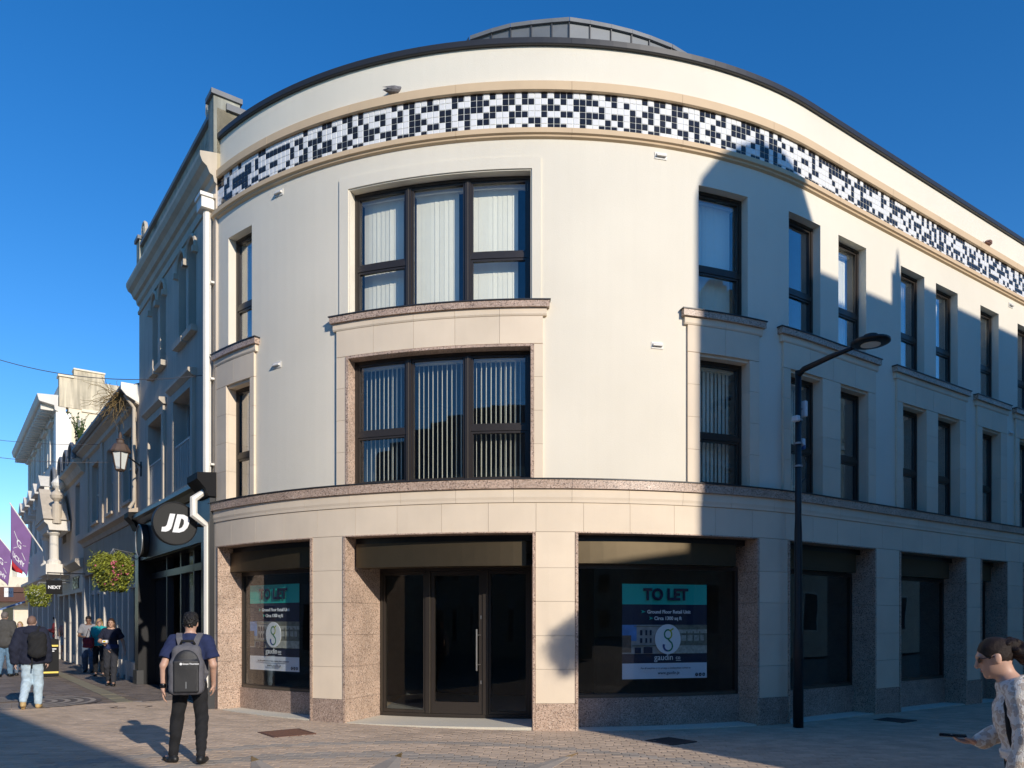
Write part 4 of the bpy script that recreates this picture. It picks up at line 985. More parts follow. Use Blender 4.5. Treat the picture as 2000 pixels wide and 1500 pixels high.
# ---- flags on slanted poles
def flag(px, py, pxe, pye, off0, label, dr, m_='purple', wid=1.15, drop=1.9, text=True):
    t_, z_ = PP(px, py, .1); base = Vector(LF(t_, .1, z_)); k = (pxe-1000)/FPX; o_ = LF.O+LF.e*t_
    dt = (k*o_.y-o_.x)/(LF.n.x-k*LF.n.y); q_ = o_+LF.n*dt; tip = Vector((q_.x, q_.y, CAMZ+(HY-pye)/FPX*q_.y))
    f = thing('street_flag', base, label, 'flag', 'flags on the store front')
    m = MB(); tube(m, [base, tip], .03, 6); m.build('pole', 'white_paint', f)
    ax_ = (tip-base).normalized(); nu, nv = 14, 16; vs = []
    L = (tip-base).length*.62
    for j in range(nv+1):
        for i in range(nu+1):
            u = i/nu; v = j/nv
            p_ = tip-ax_*(.08+u*L*(1-.25*v))+Vector((0, 0, -drop*v*(1-.05*u)))
            p_ += e3*(.05*math.sin(u*9+v*3)*v)+n3*.05*math.sin(u*6)*v; vs.append(p_)
    m = MB(); m.add(vs, [(j*(nu+1)+i, j*(nu+1)+i+1, (j+1)*(nu+1)+i+1, (j+1)*(nu+1)+i) for j in range(nv) for i in range(nu)]); cl = m.build('cloth', m_, f, True)
    md = cl.modifiers.new('thickness', 'SOLIDIFY'); md.thickness = .006
    if text:
        def FT(u0, v0, s_=1):
            def g(x, y_, zz):
                u = min(1, max(0, u0+x/L)); v = v0-y_/drop
                p_ = tip-ax_*(.08+u*L*(1-.25*v))+Vector((0, 0, -drop*v*(1-.05*u)))+e3*(.05*math.sin(u*9+v*3)*v)+n3*.05*math.sin(u*6)*v
                return tuple(p_-e3*(.02+zz))
            return g
        lettering('G', .52, FT(.34, .60), 'flag_white', f, bold=.005)
        lettering('UCHY', .34, FT(.16, .90), 'flag_white', f, bold=.012)
        for q in ((.2, .40, .42, .5), (.78, .72, .6, .64), (.78, .40, .62, .48), (.2, .74, .4, .62)):
            g = FT(0, 0); m = MB(); P_ = []
            for k in range(6):
                w_ = k/5; u = q[0]+(q[2]-q[0])*w_; v = q[1]+(q[3]-q[1])*w_
                P_.append(Vector(tip-ax_*(.08+u*L*(1-.25*v))+Vector((0, 0, -drop*v*(1-.05*u)))+e3*(.05*math.sin(u*9+v*3)*v)+n3*.05*math.sin(u*6)*v-e3*.02))
            tube(m, P_, .013, 4); m.build('emblem_stroke', 'flag_white', f)
    return f
flag(85, 1078, 19, 982, .5, 'purple flag with white G and lettering hanging from a slanted pole', 1, wid=1.2, drop=2.5)
flag(44, 1105, -14, 1035, .5, 'purple flag cut by the left edge of the photo', 1, drop=2.4)
flag(62, 1102, 20, 1078, .2, 'small red flag under the purple flag', 1, 'red_cloth', drop=.9, text=False)
# blue awning at the far left
aw = MB(); prof(aw, LF, 38, 42, [(.1, 2.9), (1.6, 2.3), (1.6, 2.0), (1.55, 2.0), (1.55, 2.25), (.1, 2.8)]); tag(aw.build('shop_awning', 'awning_blue'), 'small blue shop awning far down the street', 'awning')
# A-frame board
c = gpix(91, 1321); c.z = gz(c.x); ab = thing('pavement_board', c, 'black A-frame pavement board with yellow stripes beside the man in pale jeans', 'sign board')
for sgn in (-1, 1):
    m = MB(); u_ = Vector((.85, .53, 0)).normalized(); w_ = Vector((-.53, .85, 0)).normalized()
    P = [c+u_*x+w_*(sgn*(.28 if z < .5 else .04))+Vector((0, 0, z)) for x, z in ((-.30, .02), (.30, .02), (.30, 1.08), (-.30, 1.08))]
    m.add(P+[p+w_*sgn*-.025 for p in P], [(0, 1, 2, 3), (7, 6, 5, 4), (0, 4, 5, 1), (1, 5, 6, 2), (2, 6, 7, 3), (3, 7, 4, 0)]); pn = m.build('panel', 'sign_black', ab)
    if sgn < 0:
        def onp(x, z): return c+u_*x+w_*(-(.28-.24*(z-.02)/1.06)-.006)+Vector((0, 0, z))
        for z0, z1 in ((.10, .15), (.86, .91)):
            q = MB(); q.add([onp(-.29, z0), onp(.29, z0), onp(.29, z1), onp(-.29, z1)], [(0, 1, 2, 3)]); q.build('stripe', 'yellow', pn)
        for i, z in enumerate((.78, .72, .67)):
            q = MB(); q.add([onp(.02, z), onp(.24-.05*i, z), onp(.24-.05*i, z+.025), onp(.02, z+.025)], [(0, 1, 2, 3)]); q.build('print_line', 'sign_white', pn)
# ---- lamp post
lp = gpix(1559, 1421); lp.z = gz(lp.x)
ls = thing('street_lamp', lp, 'black lamp post with flat round head before the shaded facade', 'street lamp')
m = MB(); lathe(m, lp, [(.082, 0), (.082, 1.5), (.066, 1.62), (.06, 3.2), (.052, 3.4), (.048, 5.82)], 16); m.build('pole', 'black_metal', ls, True)
out = Vector((NN.x, NN.y, 0)); tp = lp+Vector((0, 0, 5.80)); en_ = tp+out*.98+Vector((0, 0, .12))
m = MB(); tube(m, [tp-Vector((0, 0, .06)), tp+out*.1+Vector((0, 0, .02)), tp+out*.6+Vector((0, 0, .09)), en_], [.048, .048, .042, .03], 10); m.build('arm', 'black_metal', ls, True)
hc = en_+out*.26
m = MB(); lathe(m, hc, [(.05, .06), (.18, .05), (.275, .02), (.275, -.015), (.23, -.035), (.15, -.04)], 28); hd = m.build('lamp_head', 'black_metal', ls, True)
m = MB(); lathe(m, hc+Vector((0, 0, -.046)), [(.14, 0), (.14, .006)], 24); m.build('lens', 'lantern_glass', hd)
m = MB(); lathe(m, hc+Vector((0, 0, .07)), [(.1, 0), (.1, .035), (.06, .05)], 16); m.build('sensor_cap', 'black_metal', hd)
rx = Vector((TT.x, TT.y, 0))
def gadget(px, py, w_, d_, h_, name, m_, side):
    z = CAMZ+(HY-py)/FPX*lp.y; p0 = lp+rx*side+Vector((0, 0, z-lp.z)); m = MB()
    P = [p0+rx*x*w_+out*y_*d_+Vector((0, 0, q*h_)) for q in (-1, 1) for x, y_ in ((-1, -1), (1, -1), (1, 1), (-1, 1))]
    m.add(P, [(3, 2, 1, 0), (4, 5, 6, 7), (0, 1, 5, 4), (1, 2, 6, 5), (2, 3, 7, 6), (3, 0, 4, 7)]); o = m.build(name, m_, ls)
    md = o.modifiers.new('b', 'BEVEL'); md.width = min(w_, d_, h_)*.5; md.segments = 3
    q = MB(); tube(q, [lp+Vector((0, 0, z-lp.z)), p0], .018, 6); q.build('clamp', 'grey_metal', o); return p0
gadget(1573, 797, .035, .07, .13, 'antenna_box', 'plastic_white', .13); gadget(1571, 862, .04, .04, .06, 'sensor', 'plastic_white', .11); gadget(1573, 870, .035, .035, .05, 'socket', 'blue_plastic', .13)
gadget(1553, 819, .045, .06, .05, 'camera', 'plastic_white', -.06)
for z in (4.62, 4.25, 5.0):
    m = MB(); lathe(m, lp+Vector((0, 0, z)), [(.068, 0), (.068, .03)], 14); m.build('strap', 'grey_metal', ls)
m = MB(); pz = lp+rx*.12+Vector((0, 0, 4.5)); tube(m, [pz, pz+rx*.1+Vector((0, 0, -.15)), pz+rx*.08+Vector((0, 0, -.4)), lp+rx*.05+Vector((0, 0, 3.98))], .008, 5); m.build('loose_cable', 'black_metal', ls)
# ---- cables across the street
def cable(p0, p1, sag, label):
    p0, p1 = Vector(p0), Vector(p1); m = MB(); n = 24; tube(m, [p0.lerp(p1, k/n)+Vector((0, 0, -sag*4*(k/n)*(1-k/n))) for k in range(n+1)], .008, 5)
    tag(m.build('overhead_cable', 'cable'), label, 'cable', 'cables over the street')
def at(x, y, Y): return ((x-1000)/FPX*Y, Y, CAMZ+(HY-y)/FPX*Y)
t_, z_ = PP(395, 733, .05); cable(LF(t_, .05, z_), at(-160, 640, 16.5), .45, 'long dark cable sagging across the sky to the grey townhouse')
t_, z_ = PP(222, 902, .1); cable(LF(t_, .1, z_), at(-140, 872, 19), .15, 'lower thin cable running left from beside the lantern')
t_, z_ = PP(192, 868, .1); cable(LF(t_, .1, z_), at(-140, 838, 24), .15, 'upper thin cable running left below the gutter')
# ---- pigeons
def pigeon(s, z, ang, label, m_, sc_=1.0):
    P = Vector(W(s, .02, z)); t = thing('pigeon', P, label, 'bird', 'pigeons on the tile band'); ca, sa = math.cos(ang), math.sin(ang)
    def tr_(x, y_, zz): return (P.x+sc_*(x*ca-y_*sa), P.y+sc_*(x*sa+y_*ca), P.z+sc_*zz)
    m = MB(); nr, nn = 12, 12; vs = []
    pr_ = [(-.17, .004, .045), (-.12, .025, .05), (-.08, .05, .06), (-.02, .065, .075), (.05, .06, .085), (.09, .042, .11), (.105, .032, .14), (.125, .03, .16), (.145, .02, .16), (.165, .004, .152)]
    for x, r, h in pr_: vs += [tr_(x, r*math.cos(2*PI*k/nn), h+r*.85*math.sin(2*PI*k/nn)) for k in range(nn)]
    m.add(vs, [(i*nn+k, i*nn+(k+1) % nn, (i+1)*nn+(k+1) % nn, (i+1)*nn+k) for i in range(len(pr_)-1) for k in range(nn)]+[tuple(range(nn))]); m.build('body', m_, t, True)
    for sg_ in (-1, 1):
        w_ = MB(); w_.add([tr_(.05, sg_*.06, .1), tr_(-.05, sg_*.075, .085), tr_(-.19, sg_*.03, .06), tr_(-.05, sg_*.06, .045), tr_(.05, sg_*.058, .06)], [(0, 1, 2, 3, 4)]); w_.build('wing', m_, t)
        l_ = MB(); tube(l_, [tr_(.01, sg_*.02, .03), tr_(.015, sg_*.02, .0)], .005*sc_, 4); l_.build('leg', 'rust', t)
pigeon(SX(772), 10.05, .35, 'grey pigeon sitting on the ledge above the tile band at left', 'pigeon', 1.1)
pigeon(SX(1928), 10.05, PHR+.2, 'brownish pigeon sitting on the ledge at the far right', 'pigeon_brown', 1.2)

# ================================================================== BUILDINGS BEHIND THE CAMERA (they cast shadows or fill the glass reflections)
ob = thing('opposite_gabled_building', RF(6, 0, 0), 'stone building with round gable across the right hand street, outside the picture', 'building')
def onRF(s, z):                                     # where the sun ray through a facade point meets the frontage across the street
    P = Vector(W(s, 0, z)); S_ = Vector((SUN.x, SUN.y, math.tan(ELEV))); N_ = Vector((RF.n.x, RF.n.y, 0)); O_ = Vector((RF.O.x, RF.O.y, 0))
    t = (O_-P).dot(N_)/S_.dot(N_); Q = P+S_*t; return (Q-O_).dot(Vector((RF.e.x, RF.e.y, 0))), Q.z
SK = SUN.xy.dot(RF.e)/-SUN.xy.dot(RF.n)
def shear(u, d, z): return RF(u+(-d)*SK, d, z)
PR_ = [onRF(*q) for q in ((2.58, 8.5), (2.68, 8.83), (2.97, 9.18), (3.37, 9.48), (3.8, 9.67), (4.4, 9.63), (4.79, 9.4), (5.22, 8.64), (5.37, 8.05))]
uL = PR_[0][0]; uG = PR_[-1][0]; uR, zR = onRF(6.83, 7.88); uC, zC = onRF(7.74, 8.58); uD, zD = onRF(10.3, 8.39); uW, zW = onRF(.72, 2.6)
pbox('wall', 'opp_wall', ob, shear, uL, uD, -6, 0, 0, zR); pbox('wall', 'opp_wall', ob, shear, uD, 60, -6, 0, 0, zD)
pbox('side_wing', 'opp_wall', ob, shear, uW, uL-.002, -2.5, 0, 0, zW)
m = MB(); pts = [(uL, zR), (uG, zR)]+PR_[::-1]
n = len(pts); m.add([shear(u, 0, z) for u, z in pts]+[shear(u, -1.2, z) for u, z in pts], [tuple(range(n)), tuple(reversed(range(n, 2*n)))]+[(i, i+n, (i+1) % n+n, (i+1) % n) for i in range(n)]); m.build('round_gable', 'opp_trim', ob)
pbox('chimney', 'opp_wall', ob, shear, uC, uD-.002, -1.6, -.2, zR, zC)
m = MB(); lathe(m, shear(uC+.22, -.6, zC), [(.16, 0), (.1, .2), (.02, .62)], 8); m.build('finial', 'opp_trim', ob)
for fl in (1.2, 4.6, 7.6, 10.4):
    for k in range(20):
        u = uL+.75+k*2.7; w_ = pbox('window', 'opp_trim', ob, RF, u, u+1.2, .002, .07, fl, fl+1.9); pbox('pane', 'pane_dark', w_, RF, u+.1, u+1.1, .07, .08, fl+.1, fl+1.8)
for z in (4.0, 7.1, 10.0): pbox('string_course', 'opp_trim', ob, RF, uL+.05, 60, .002, .12, z, z+.2)
def onY(px, Y): 
    P = gpix(*px); t = (P.y-Y)/-SUN.y; return P.x+SUN.x*t, P.z+t*math.tan(ELEV)
xA, zA = onY((300, 1500), -9.0); xB, zB = onY((0, 1385), -9.8)
BF = Plane((xA, -9.0), (-1, 0), (0, 1)); uB = xA-xB
bb = thing('mansard_corner_block', (0, -9, 0), 'rendered corner block with steep mansard roof behind the photographer, outside the picture', 'building')
pbox('wall', 'opp_wall', bb, BF, 0, 34, -9, 0, 0, zA)
m = MB(); vs = [BF(0, 0, zA), BF(34, 0, zA), BF(34, -9, zA), BF(0, -9, zA), BF(uB, -.8, zB), BF(33, -.8, zB), BF(33, -8, zB), BF(uB, -8, zB)]
m.add(vs, [(0, 1, 5, 4), (1, 2, 6, 5), (2, 3, 7, 6), (3, 0, 4, 7), (4, 5, 6, 7)]); m.build('mansard_roof', 'slate', bb)
for fl in (.6, 3.6, 6.2):
    for k in range(11):
        u = 1.2+k*3.0; w_ = pbox('window', 'opp_trim', bb, BF, u, u+1.3, .002, .07, fl, fl+(2.2 if fl < 1 else 1.8)); pbox('pane', 'pane_dark', w_, BF, u+.1, u+1.2, .07, .08, fl+.1, fl+1.7)

far = thing('reflection_terrace', (38, -46, 0), 'long low terrace at the end of the side street behind the photographer', 'building')  # unseen terrace added so the shop glass mirrors no bare horizon
DF = Plane((20, -58), (.785, .62), (-.62, .785))
pbox('wall', 'opp_wall', far, DF, -22, 22, -8, 0, 0, 8); pprof('roof', 'slate', far, DF, -22, 22, [(.3, 8), (-4, 10.5), (-8.3, 8)])
for z in (1, 4.8):
    for k in range(14): w_ = pbox('window', 'opp_trim', far, DF, -20+k*3, -18.6+k*3, .002, .06, z, z+2); pbox('pane', 'pane_dark', w_, DF, -19.9+k*3, -18.7+k*3, .06, .07, z+.1, z+1.9)

bu, bz = onRF(.56, 1.2); basket(RF(bu, .35, bz), .42, 'hanging basket on the corner of the gabled building outside the picture', ('leaf', 'leaf_dark', 'pink'), 1500, .6, RF(uW+.05, .05, bz+.6), 14)  # basket added out of view to throw a leafy shadow on the pier

lt = thing('opposite_street_terrace', LF(20, 12, 0), 'rendered terrace on the far side of the shopping street, left of the picture', 'building')
TF = Plane(LF(-2, 12, 0)[:2], LF.e, -LF.n)
pbox('wall', 'opp_wall', lt, TF, 0, 60, -6, 0, 0, 9.5); pprof('roof', 'slate', lt, TF, 0, 60, [(.3, 9.5), (-3, 11.5), (-6, 9.5)])
for z in (.6, 4.2, 6.9):
    for k in range(18): w_ = pbox('window', 'opp_trim', lt, TF, 1+k*3.2, 2.4+k*3.2, .002, .06, z, z+(2.4 if z < 1 else 1.8)); pbox('pane', 'pane_dark', w_, TF, 1.1+k*3.2, 2.3+k*3.2, .06, .07, z+.1, z+1.7)
eh = thing('reflection_end_house', (45, 42, 0), 'rendered house closing the right hand side street, outside the picture', 'building')  # house added out of view, hides the bright horizon from the panes
EF = Plane(RF(58, -3, 0)[:2], RF.n, -RF.e)
pbox('wall', 'opp_wall', eh, EF, 0, 34, -6, 0, 0, 11); pprof('roof', 'slate', eh, EF, 0, 34, [(.3, 11), (-3, 13), (-6, 11)])
for z in (.8, 4.4, 7.4):
    for k in range(9): w_ = pbox('window', 'opp_trim', eh, EF, 1.5+k*3.4, 2.9+k*3.4, .002, .06, z, z+2); pbox('pane', 'pane_dark', w_, EF, 1.6+k*3.4, 2.8+k*3.4, .06, .07, z+.1, z+1.9)
# ================================================================== PEOPLE  (bodies and clothes polygonised from signed distance fields)
def sdf_mesh(name, prims, vox, wr=None):
    lo = np.array([1e9]*3); hi = -lo
    for p in prims:
        if p['op'] != 'u': continue
        lo = np.minimum(lo, p['lo']); hi = np.maximum(hi, p['hi'])
    lo = lo-3*vox; hi = hi+3*vox
    N = np.ceil((hi-lo)/vox).astype(int)+1
    ax = [lo[i]+vox*np.arange(N[i]) for i in range(3)]
    Fd = np.full(N, 1.0, np.float32)
    for p in prims:
        k = p['k']; mg = .05+k
        if p['op'] == 'plane':
            a, n = p['a'], p['n']
            dd = (ax[0]-a[0])[:, None, None]*n[0]+(ax[1]-a[1])[None, :, None]*n[1]+(ax[2]-a[2])[None, None, :]*n[2]
            if 'within' in p:
                c, r = p['within']; g = ((ax[0]-c[0])[:, None, None]**2+(ax[1]-c[1])[None, :, None]**2+(ax[2]-c[2])[None, None, :]**2) < r*r
                Fd = np.where(g, np.maximum(Fd, dd), Fd).astype(np.float32)
            else: Fd = np.maximum(Fd, dd).astype(np.float32)
            continue
        sl = []; cs = []
        for i in range(3):
            a = max(0, int((p['lo'][i]-mg-lo[i])/vox)); b = min(N[i], int((p['hi'][i]+mg-lo[i])/vox)+2); sl.append(slice(a, b)); cs.append(ax[i][a:b])
        if any(len(c) == 0 for c in cs): continue
        X, Y, Z = np.meshgrid(*cs, indexing='ij')
        d = p['f'](X, Y, Z); cur = Fd[tuple(sl)]
        if p['op'] == 's': d = -d; h = np.clip(.5-.5*(cur-d)/k, 0, 1); Fd[tuple(sl)] = cur*(1-h)+d*h+k*h*(1-h)
        else: h = np.clip(.5+.5*(cur-d)/k, 0, 1); Fd[tuple(sl)] = cur*(1-h)+d*h-k*h*(1-h)
    if wr is not None:
        am, f1, ph = wr[:3]
        X, Y, Z = np.meshgrid(*ax, indexing='ij')
        if len(wr) > 3: Fd = Fd+am*(np.sin(f1*X+2*np.sin(f1*.4*Z+ph))*np.sin(f1*Y+2*np.sin(f1*.5*X))*np.sin(f1*Z+2*np.sin(f1*.45*Y+ph))+.6*np.sin(f1*2.3*X+ph)*np.sin(f1*2.1*Y)*np.sin(f1*2.2*Z))
        else: Fd = Fd+am*(np.sin(f1*(Z+.5*X)+3*np.sin(9*X+ph)+ph)*np.sin(f1*.7*Y+2*np.sin(7*Z+ph)))+am*.6*np.sin(f1*2.1*(Z*.8-X+.6*Y)+ph*2+2.5*np.sin(11*Y+5*Z))
    S = Fd < 0
    c = S[:-1, :-1, :-1].astype(np.int8)
    cnt = np.zeros(c.shape, np.int8); corners = [(i, j, k) for i in (0, 1) for j in (0, 1) for k in (0, 1)]
    def sub(A, i, j, k): return A[i:A.shape[0]-1+i, j:A.shape[1]-1+j, k:A.shape[2]-1+k]
    for q in corners: cnt = cnt+sub(S, *q)
    act = (cnt > 0) & (cnt < 8); idx = -np.ones(act.shape, np.int64); ii = np.argwhere(act); idx[act] = np.arange(len(ii))
    acc = np.zeros((len(ii), 3)); wn = np.zeros(len(ii))
    for q0 in corners:
        for a in range(3):
            if q0[a]: continue
            q1 = list(q0); q1[a] = 1
            v0 = sub(Fd, *q0)[act]; v1 = sub(Fd, *q1)[act]; m = (v0 < 0) != (v1 < 0)
            t = np.where(m, v0/np.where(m, v0-v1, 1), 0); P = np.array(q0, float)[None, :].repeat(len(ii), 0); P[:, a] += t
            acc += P*m[:, None]; wn += m
    V = lo+(ii+acc/wn[:, None])*vox
    Q = []
    for a in range(3):
        b, c_ = (a+1) % 3, (a+2) % 3
        s0 = [slice(1, -1)]*3; s1 = [slice(1, -1)]*3; s0[a] = slice(0, -1); s1[a] = slice(1, None)
        A0 = S[tuple(s0)]; A1 = S[tuple(s1)]; e = np.argwhere(A0 != A1)
        if not len(e): continue
        inside = A0[tuple(e.T)]
        base = e.copy(); base[:, b] += 1; base[:, c_] += 1
        def at_(db, dc): q = base.copy(); q[:, b] += db; q[:, c_] += dc; return idx[tuple(q.T)]
        q = np.stack([at_(-1, -1), at_(0, -1), at_(0, 0), at_(-1, 0)], 1); q[~inside] = q[~inside][:, ::-1]; Q.append(q)
    Q = np.concatenate(Q); Q = Q[(Q >= 0).all(1)]
    me = bpy.data.meshes.new(name); me.vertices.add(len(V)); me.vertices.foreach_set('co', V.astype(np.float32).ravel())
    me.loops.add(4*len(Q)); me.loops.foreach_set('vertex_index', Q.astype(np.int32).ravel())
    me.polygons.add(len(Q)); me.polygons.foreach_set('loop_start', np.arange(0, 4*len(Q), 4, dtype=np.int32)); me.polygons.foreach_set('loop_total', np.full(len(Q), 4, np.int32))
    me.polygons.foreach_set('use_smooth', [True]*len(Q)); me.update(); me.validate(); return me
def V3(p): return np.array(p, float)
def cap(p0, p1, r0, r1=None, k=.02, op='u'):
    p0, p1 = V3(p0), V3(p1); r1 = r0 if r1 is None else r1; d = p1-p0; L2 = max(d@d, 1e-9); r = max(r0, r1)
    def f(X, Y, Z):
        h = np.clip(((X-p0[0])*d[0]+(Y-p0[1])*d[1]+(Z-p0[2])*d[2])/L2, 0, 1)
        return np.sqrt((X-p0[0]-h*d[0])**2+(Y-p0[1]-h*d[1])**2+(Z-p0[2]-h*d[2])**2)-(r0+(r1-r0)*h)
    return dict(op=op, k=k, f=f, lo=np.minimum(p0, p1)-r, hi=np.maximum(p0, p1)+r)
def ell(c, r, k=.03, op='u', tilt=0.0):
    c, r = V3(c), V3(r); ct, st_ = math.cos(tilt), math.sin(tilt); R_ = max(r)
    def f(X, Y, Z):
        x = X-c[0]; y0 = Y-c[1]; z0 = Z-c[2]; y = y0*ct+z0*st_; z = -y0*st_+z0*ct
        k0 = np.sqrt((x/r[0])**2+(y/r[1])**2+(z/r[2])**2); k1 = np.sqrt((x/r[0]**2)**2+(y/r[1]**2)**2+(z/r[2]**2)**2)+1e-9
        return k0*(k0-1)/k1
    e = r if tilt == 0 else np.array([r[0], R_, R_])
    return dict(op=op, k=k, f=f, lo=c-e, hi=c+e)
def rbox(c, hs, r, k=.01, op='u', M=None):
    c, hs = V3(c), V3(hs); M = np.eye(3) if M is None else np.array(M); R_ = np.abs(M.T)@hs
    def f(X, Y, Z):
        D = [X-c[0], Y-c[1], Z-c[2]]; q = [np.abs(M[i][0]*D[0]+M[i][1]*D[1]+M[i][2]*D[2])-(hs[i]-r) for i in range(3)]
        return np.sqrt(sum(np.maximum(a, 0)**2 for a in q))+np.minimum(np.maximum(np.maximum(q[0], q[1]), q[2]), 0)-r
    return dict(op=op, k=k, f=f, lo=c-R_, hi=c+R_)
def cut(a, n, within=None):
    d = dict(op='plane', k=0, a=V3(a), n=V3(n)/np.linalg.norm(n))
    if within: d['within'] = within
    return d
def unit(v): v = V3(v); return v/np.linalg.norm(v)
def hand(wr, fd, pn, side, curl=.5, s=1.0):
    """palm, four unequal fingers with a knuckle bend and a thumb leaving the side of the palm"""
    wr, fd, pn = V3(wr), unit(fd), unit(pn); ac = unit(np.cross(fd, pn))*side; pn = unit(np.cross(ac, fd))*side
    P = [cap(wr, wr+fd*.03*s, .024*s, .026*s, .012)]
    pc_ = wr+fd*.058*s
    for o_ in (-.026, -.009, .009, .026): P.append(cap(wr+fd*.02*s+ac*o_*.7*s, wr+fd*.092*s+ac*o_*s, .0135*s, .0115*s, .012))
    for o_, L in ((.029, .068), (.0105, .078), (-.0085, .073), (-.0265, .058)):
        a = wr+fd*.094*s+ac*o_*s; d1 = unit(fd*math.cos(curl*.6)+pn*math.sin(curl*.6)); b = a+d1*L*.48*s
        d2 = unit(fd*math.cos(curl*1.5)+pn*math.sin(curl*1.5)); c = b+d2*L*.52*s
        P += [cap(a, b, .0098*s, .0088*s, .004), cap(b, c, .0088*s, .0072*s, .003)]
    a = wr+fd*.03*s+ac*.026*s; b = a+(fd*.55+ac*.62+pn*.3)*.045*s; c = b+(fd*.85+ac*.1+pn*.35)*.034*s
    P += [cap(a, b, .0135*s, .0108*s, .006), cap(b, c, .0105*s, .0082*s, .004)]
    return P
for nm, c in (('skin', (.56, .34, .25)), ('skin_tan', (.50, .30, .21)), ('skin_pale', (.62, .42, .34)), ('skin_dark', (.22, .12, .08))):
    m_ = mat(nm, c, .5, .06, 30); m_.node_tree.nodes['Principled BSDF'].inputs['Subsurface Weight'].default_value = .12; m_.node_tree.nodes['Principled BSDF'].inputs['Subsurface Radius'].default_value = (.012, .005, .003)
def cloth(nm, c, var=.12, sc_=14, rough=.9, b=.35, bs=220): return mat(nm, c, rough, var, sc_, b, bs)
cloth('navy_shirt', (.016, .026, .085)); cloth('black_trousers', (.012, .012, .014)); cloth('pale_jeans', (.46, .58, .66), .15); cloth('navy_hoodie', (.014, .017, .036))
cloth('charcoal_jacket', (.07, .068, .065)); cloth('blue_jeans', (.13, .23, .34), .2); cloth('grey_hoodie', (.36, .36, .38)); cloth('maroon_jacket', (.12, .012, .018)); cloth('pink_top', (.62, .36, .30))
cloth('denim', (.28, .40, .50), .2); cloth('grey_tshirt', (.26, .26, .28)); cloth('teal_jacket', (.015, .36, .38)); cloth('navy_tshirt', (.012, .015, .035)); cloth('navy_skirt', (.02, .035, .11)); cloth('dark_leggings', (.028, .030, .038)); cloth('jeans_dark', (.10, .14, .2), .2)
cloth('black_fabric', (.014, .014, .015)); cloth('maroon_bag', (.20, .02, .035)); cloth('green_skirt', (.008, .016, .014)); cloth('white_top', (.7, .68, .66))
cloth('backpack_grey', (.125, .122, .135), .1, 60); mat('backpack_black', (.022, .022, .024), .42, .15, 90, .3, 400); mat('shoe_black', (.012, .012, .012), .5, .1); mat('shoe_tan', (.52, .36, .16), .7, .1); mat('shoe_white', (.6, .58, .55), .6, .1)
mat('hair_black', (.010, .008, .007), .55, .35, 70, .6, 160); mat('hair_brown', (.045, .022, .012), .55, .35, 70, .6, 170); mat('hair_dark', (.018, .010, .007), .55, .35, 70, .6, 170); mat('hair_blonde', (.42, .27, .11), .45, .3, 70, .5, 170); mat('hair_grey', (.16, .14, .13), .6, .3, 60, .4, 150); mat('hair_cropped', (.20, .12, .09), .7, .2, 90)
mat('eye_dark', (.02, .015, .012), .2); mat('lip', (.38, .14, .12), .45); mat('gadget_black', (.01, .01, .012), .25); mat('lens_dark', (.015, .012, .012), .08)
# leopard-spotted knit for the woman at the right
def leopard():
    m = bpy.data.materials.new('leopard_knit'); m.use_nodes = True; MATS['leopard_knit'] = m; n = m.node_tree.nodes; l = m.node_tree.links; b = n['Principled BSDF']; b.inputs['Roughness'].default_value = .95
    tc = n.new('ShaderNodeTexCoord'); ns = n.new('ShaderNodeTexNoise'); ns.inputs['Scale'].default_value = 26; l.new(tc.outputs['Object'], ns.inputs['Vector'])
    mx = n.new('ShaderNodeMix'); mx.data_type = 'VECTOR'; mx.inputs[0].default_value = .05; l.new(tc.outputs['Object'], mx.inputs[4]); l.new(ns.outputs['Color'], mx.inputs[5])
    v = n.new('ShaderNodeTexVoronoi'); v.inputs['Scale'].default_value = 30; l.new(mx.outputs[1], v.inputs['Vector'])
    r = n.new('ShaderNodeValToRGB'); e = r.color_ramp.elements; e[0].position = .30; e[0].color = (.66, .57, .48, 1); e[1].position = .62; e[1].color = (.85, .81, .74, 1); k = e.new(.46); k.color = (.58, .48, .39, 1); k = e.new(.54); k.color = (.84, .80, .73, 1)
    l.new(v.outputs['Distance'], r.inputs[0]); l.new(r.outputs[0], b.inputs['Base Color'])
    n2 = n.new('ShaderNodeTexNoise'); n2.inputs['Scale'].default_value = 170; l.new(tc.outputs['Object'], n2.inputs['Vector']); bp = n.new('ShaderNodeBump'); bp.inputs['Strength'].default_value = .8; bp.inputs['Distance'].default_value = .012; l.new(n2.outputs[0], bp.inputs['Height']); l.new(bp.outputs[0], b.inputs['Normal'])
leopard(); cloth('knit_rib', (.78, .72, .64))
BASEJ = dict(pelvis=(0, 0, .95), chest=(0, .0, 1.28), neck=(0, -.01, 1.47), head=(0, .02, 1.62),
             hipL=(-.085, 0, .92), hipR=(.085, 0, .92), kneeL=(-.10, .03, .50), kneeR=(.10, .03, .50), ankL=(-.10, -.01, .085), ankR=(.10, -.01, .085),
             shL=(-.175, -.01, 1.42), shR=(.175, -.01, 1.42), elL=(-.235, -.03, 1.15), elR=(.235, -.03, 1.15), wrL=(-.25, .05, .90), wrR=(.25, .05, .90), toeL=(-.12, .16, .03), toeR=(.12, .16, .03))
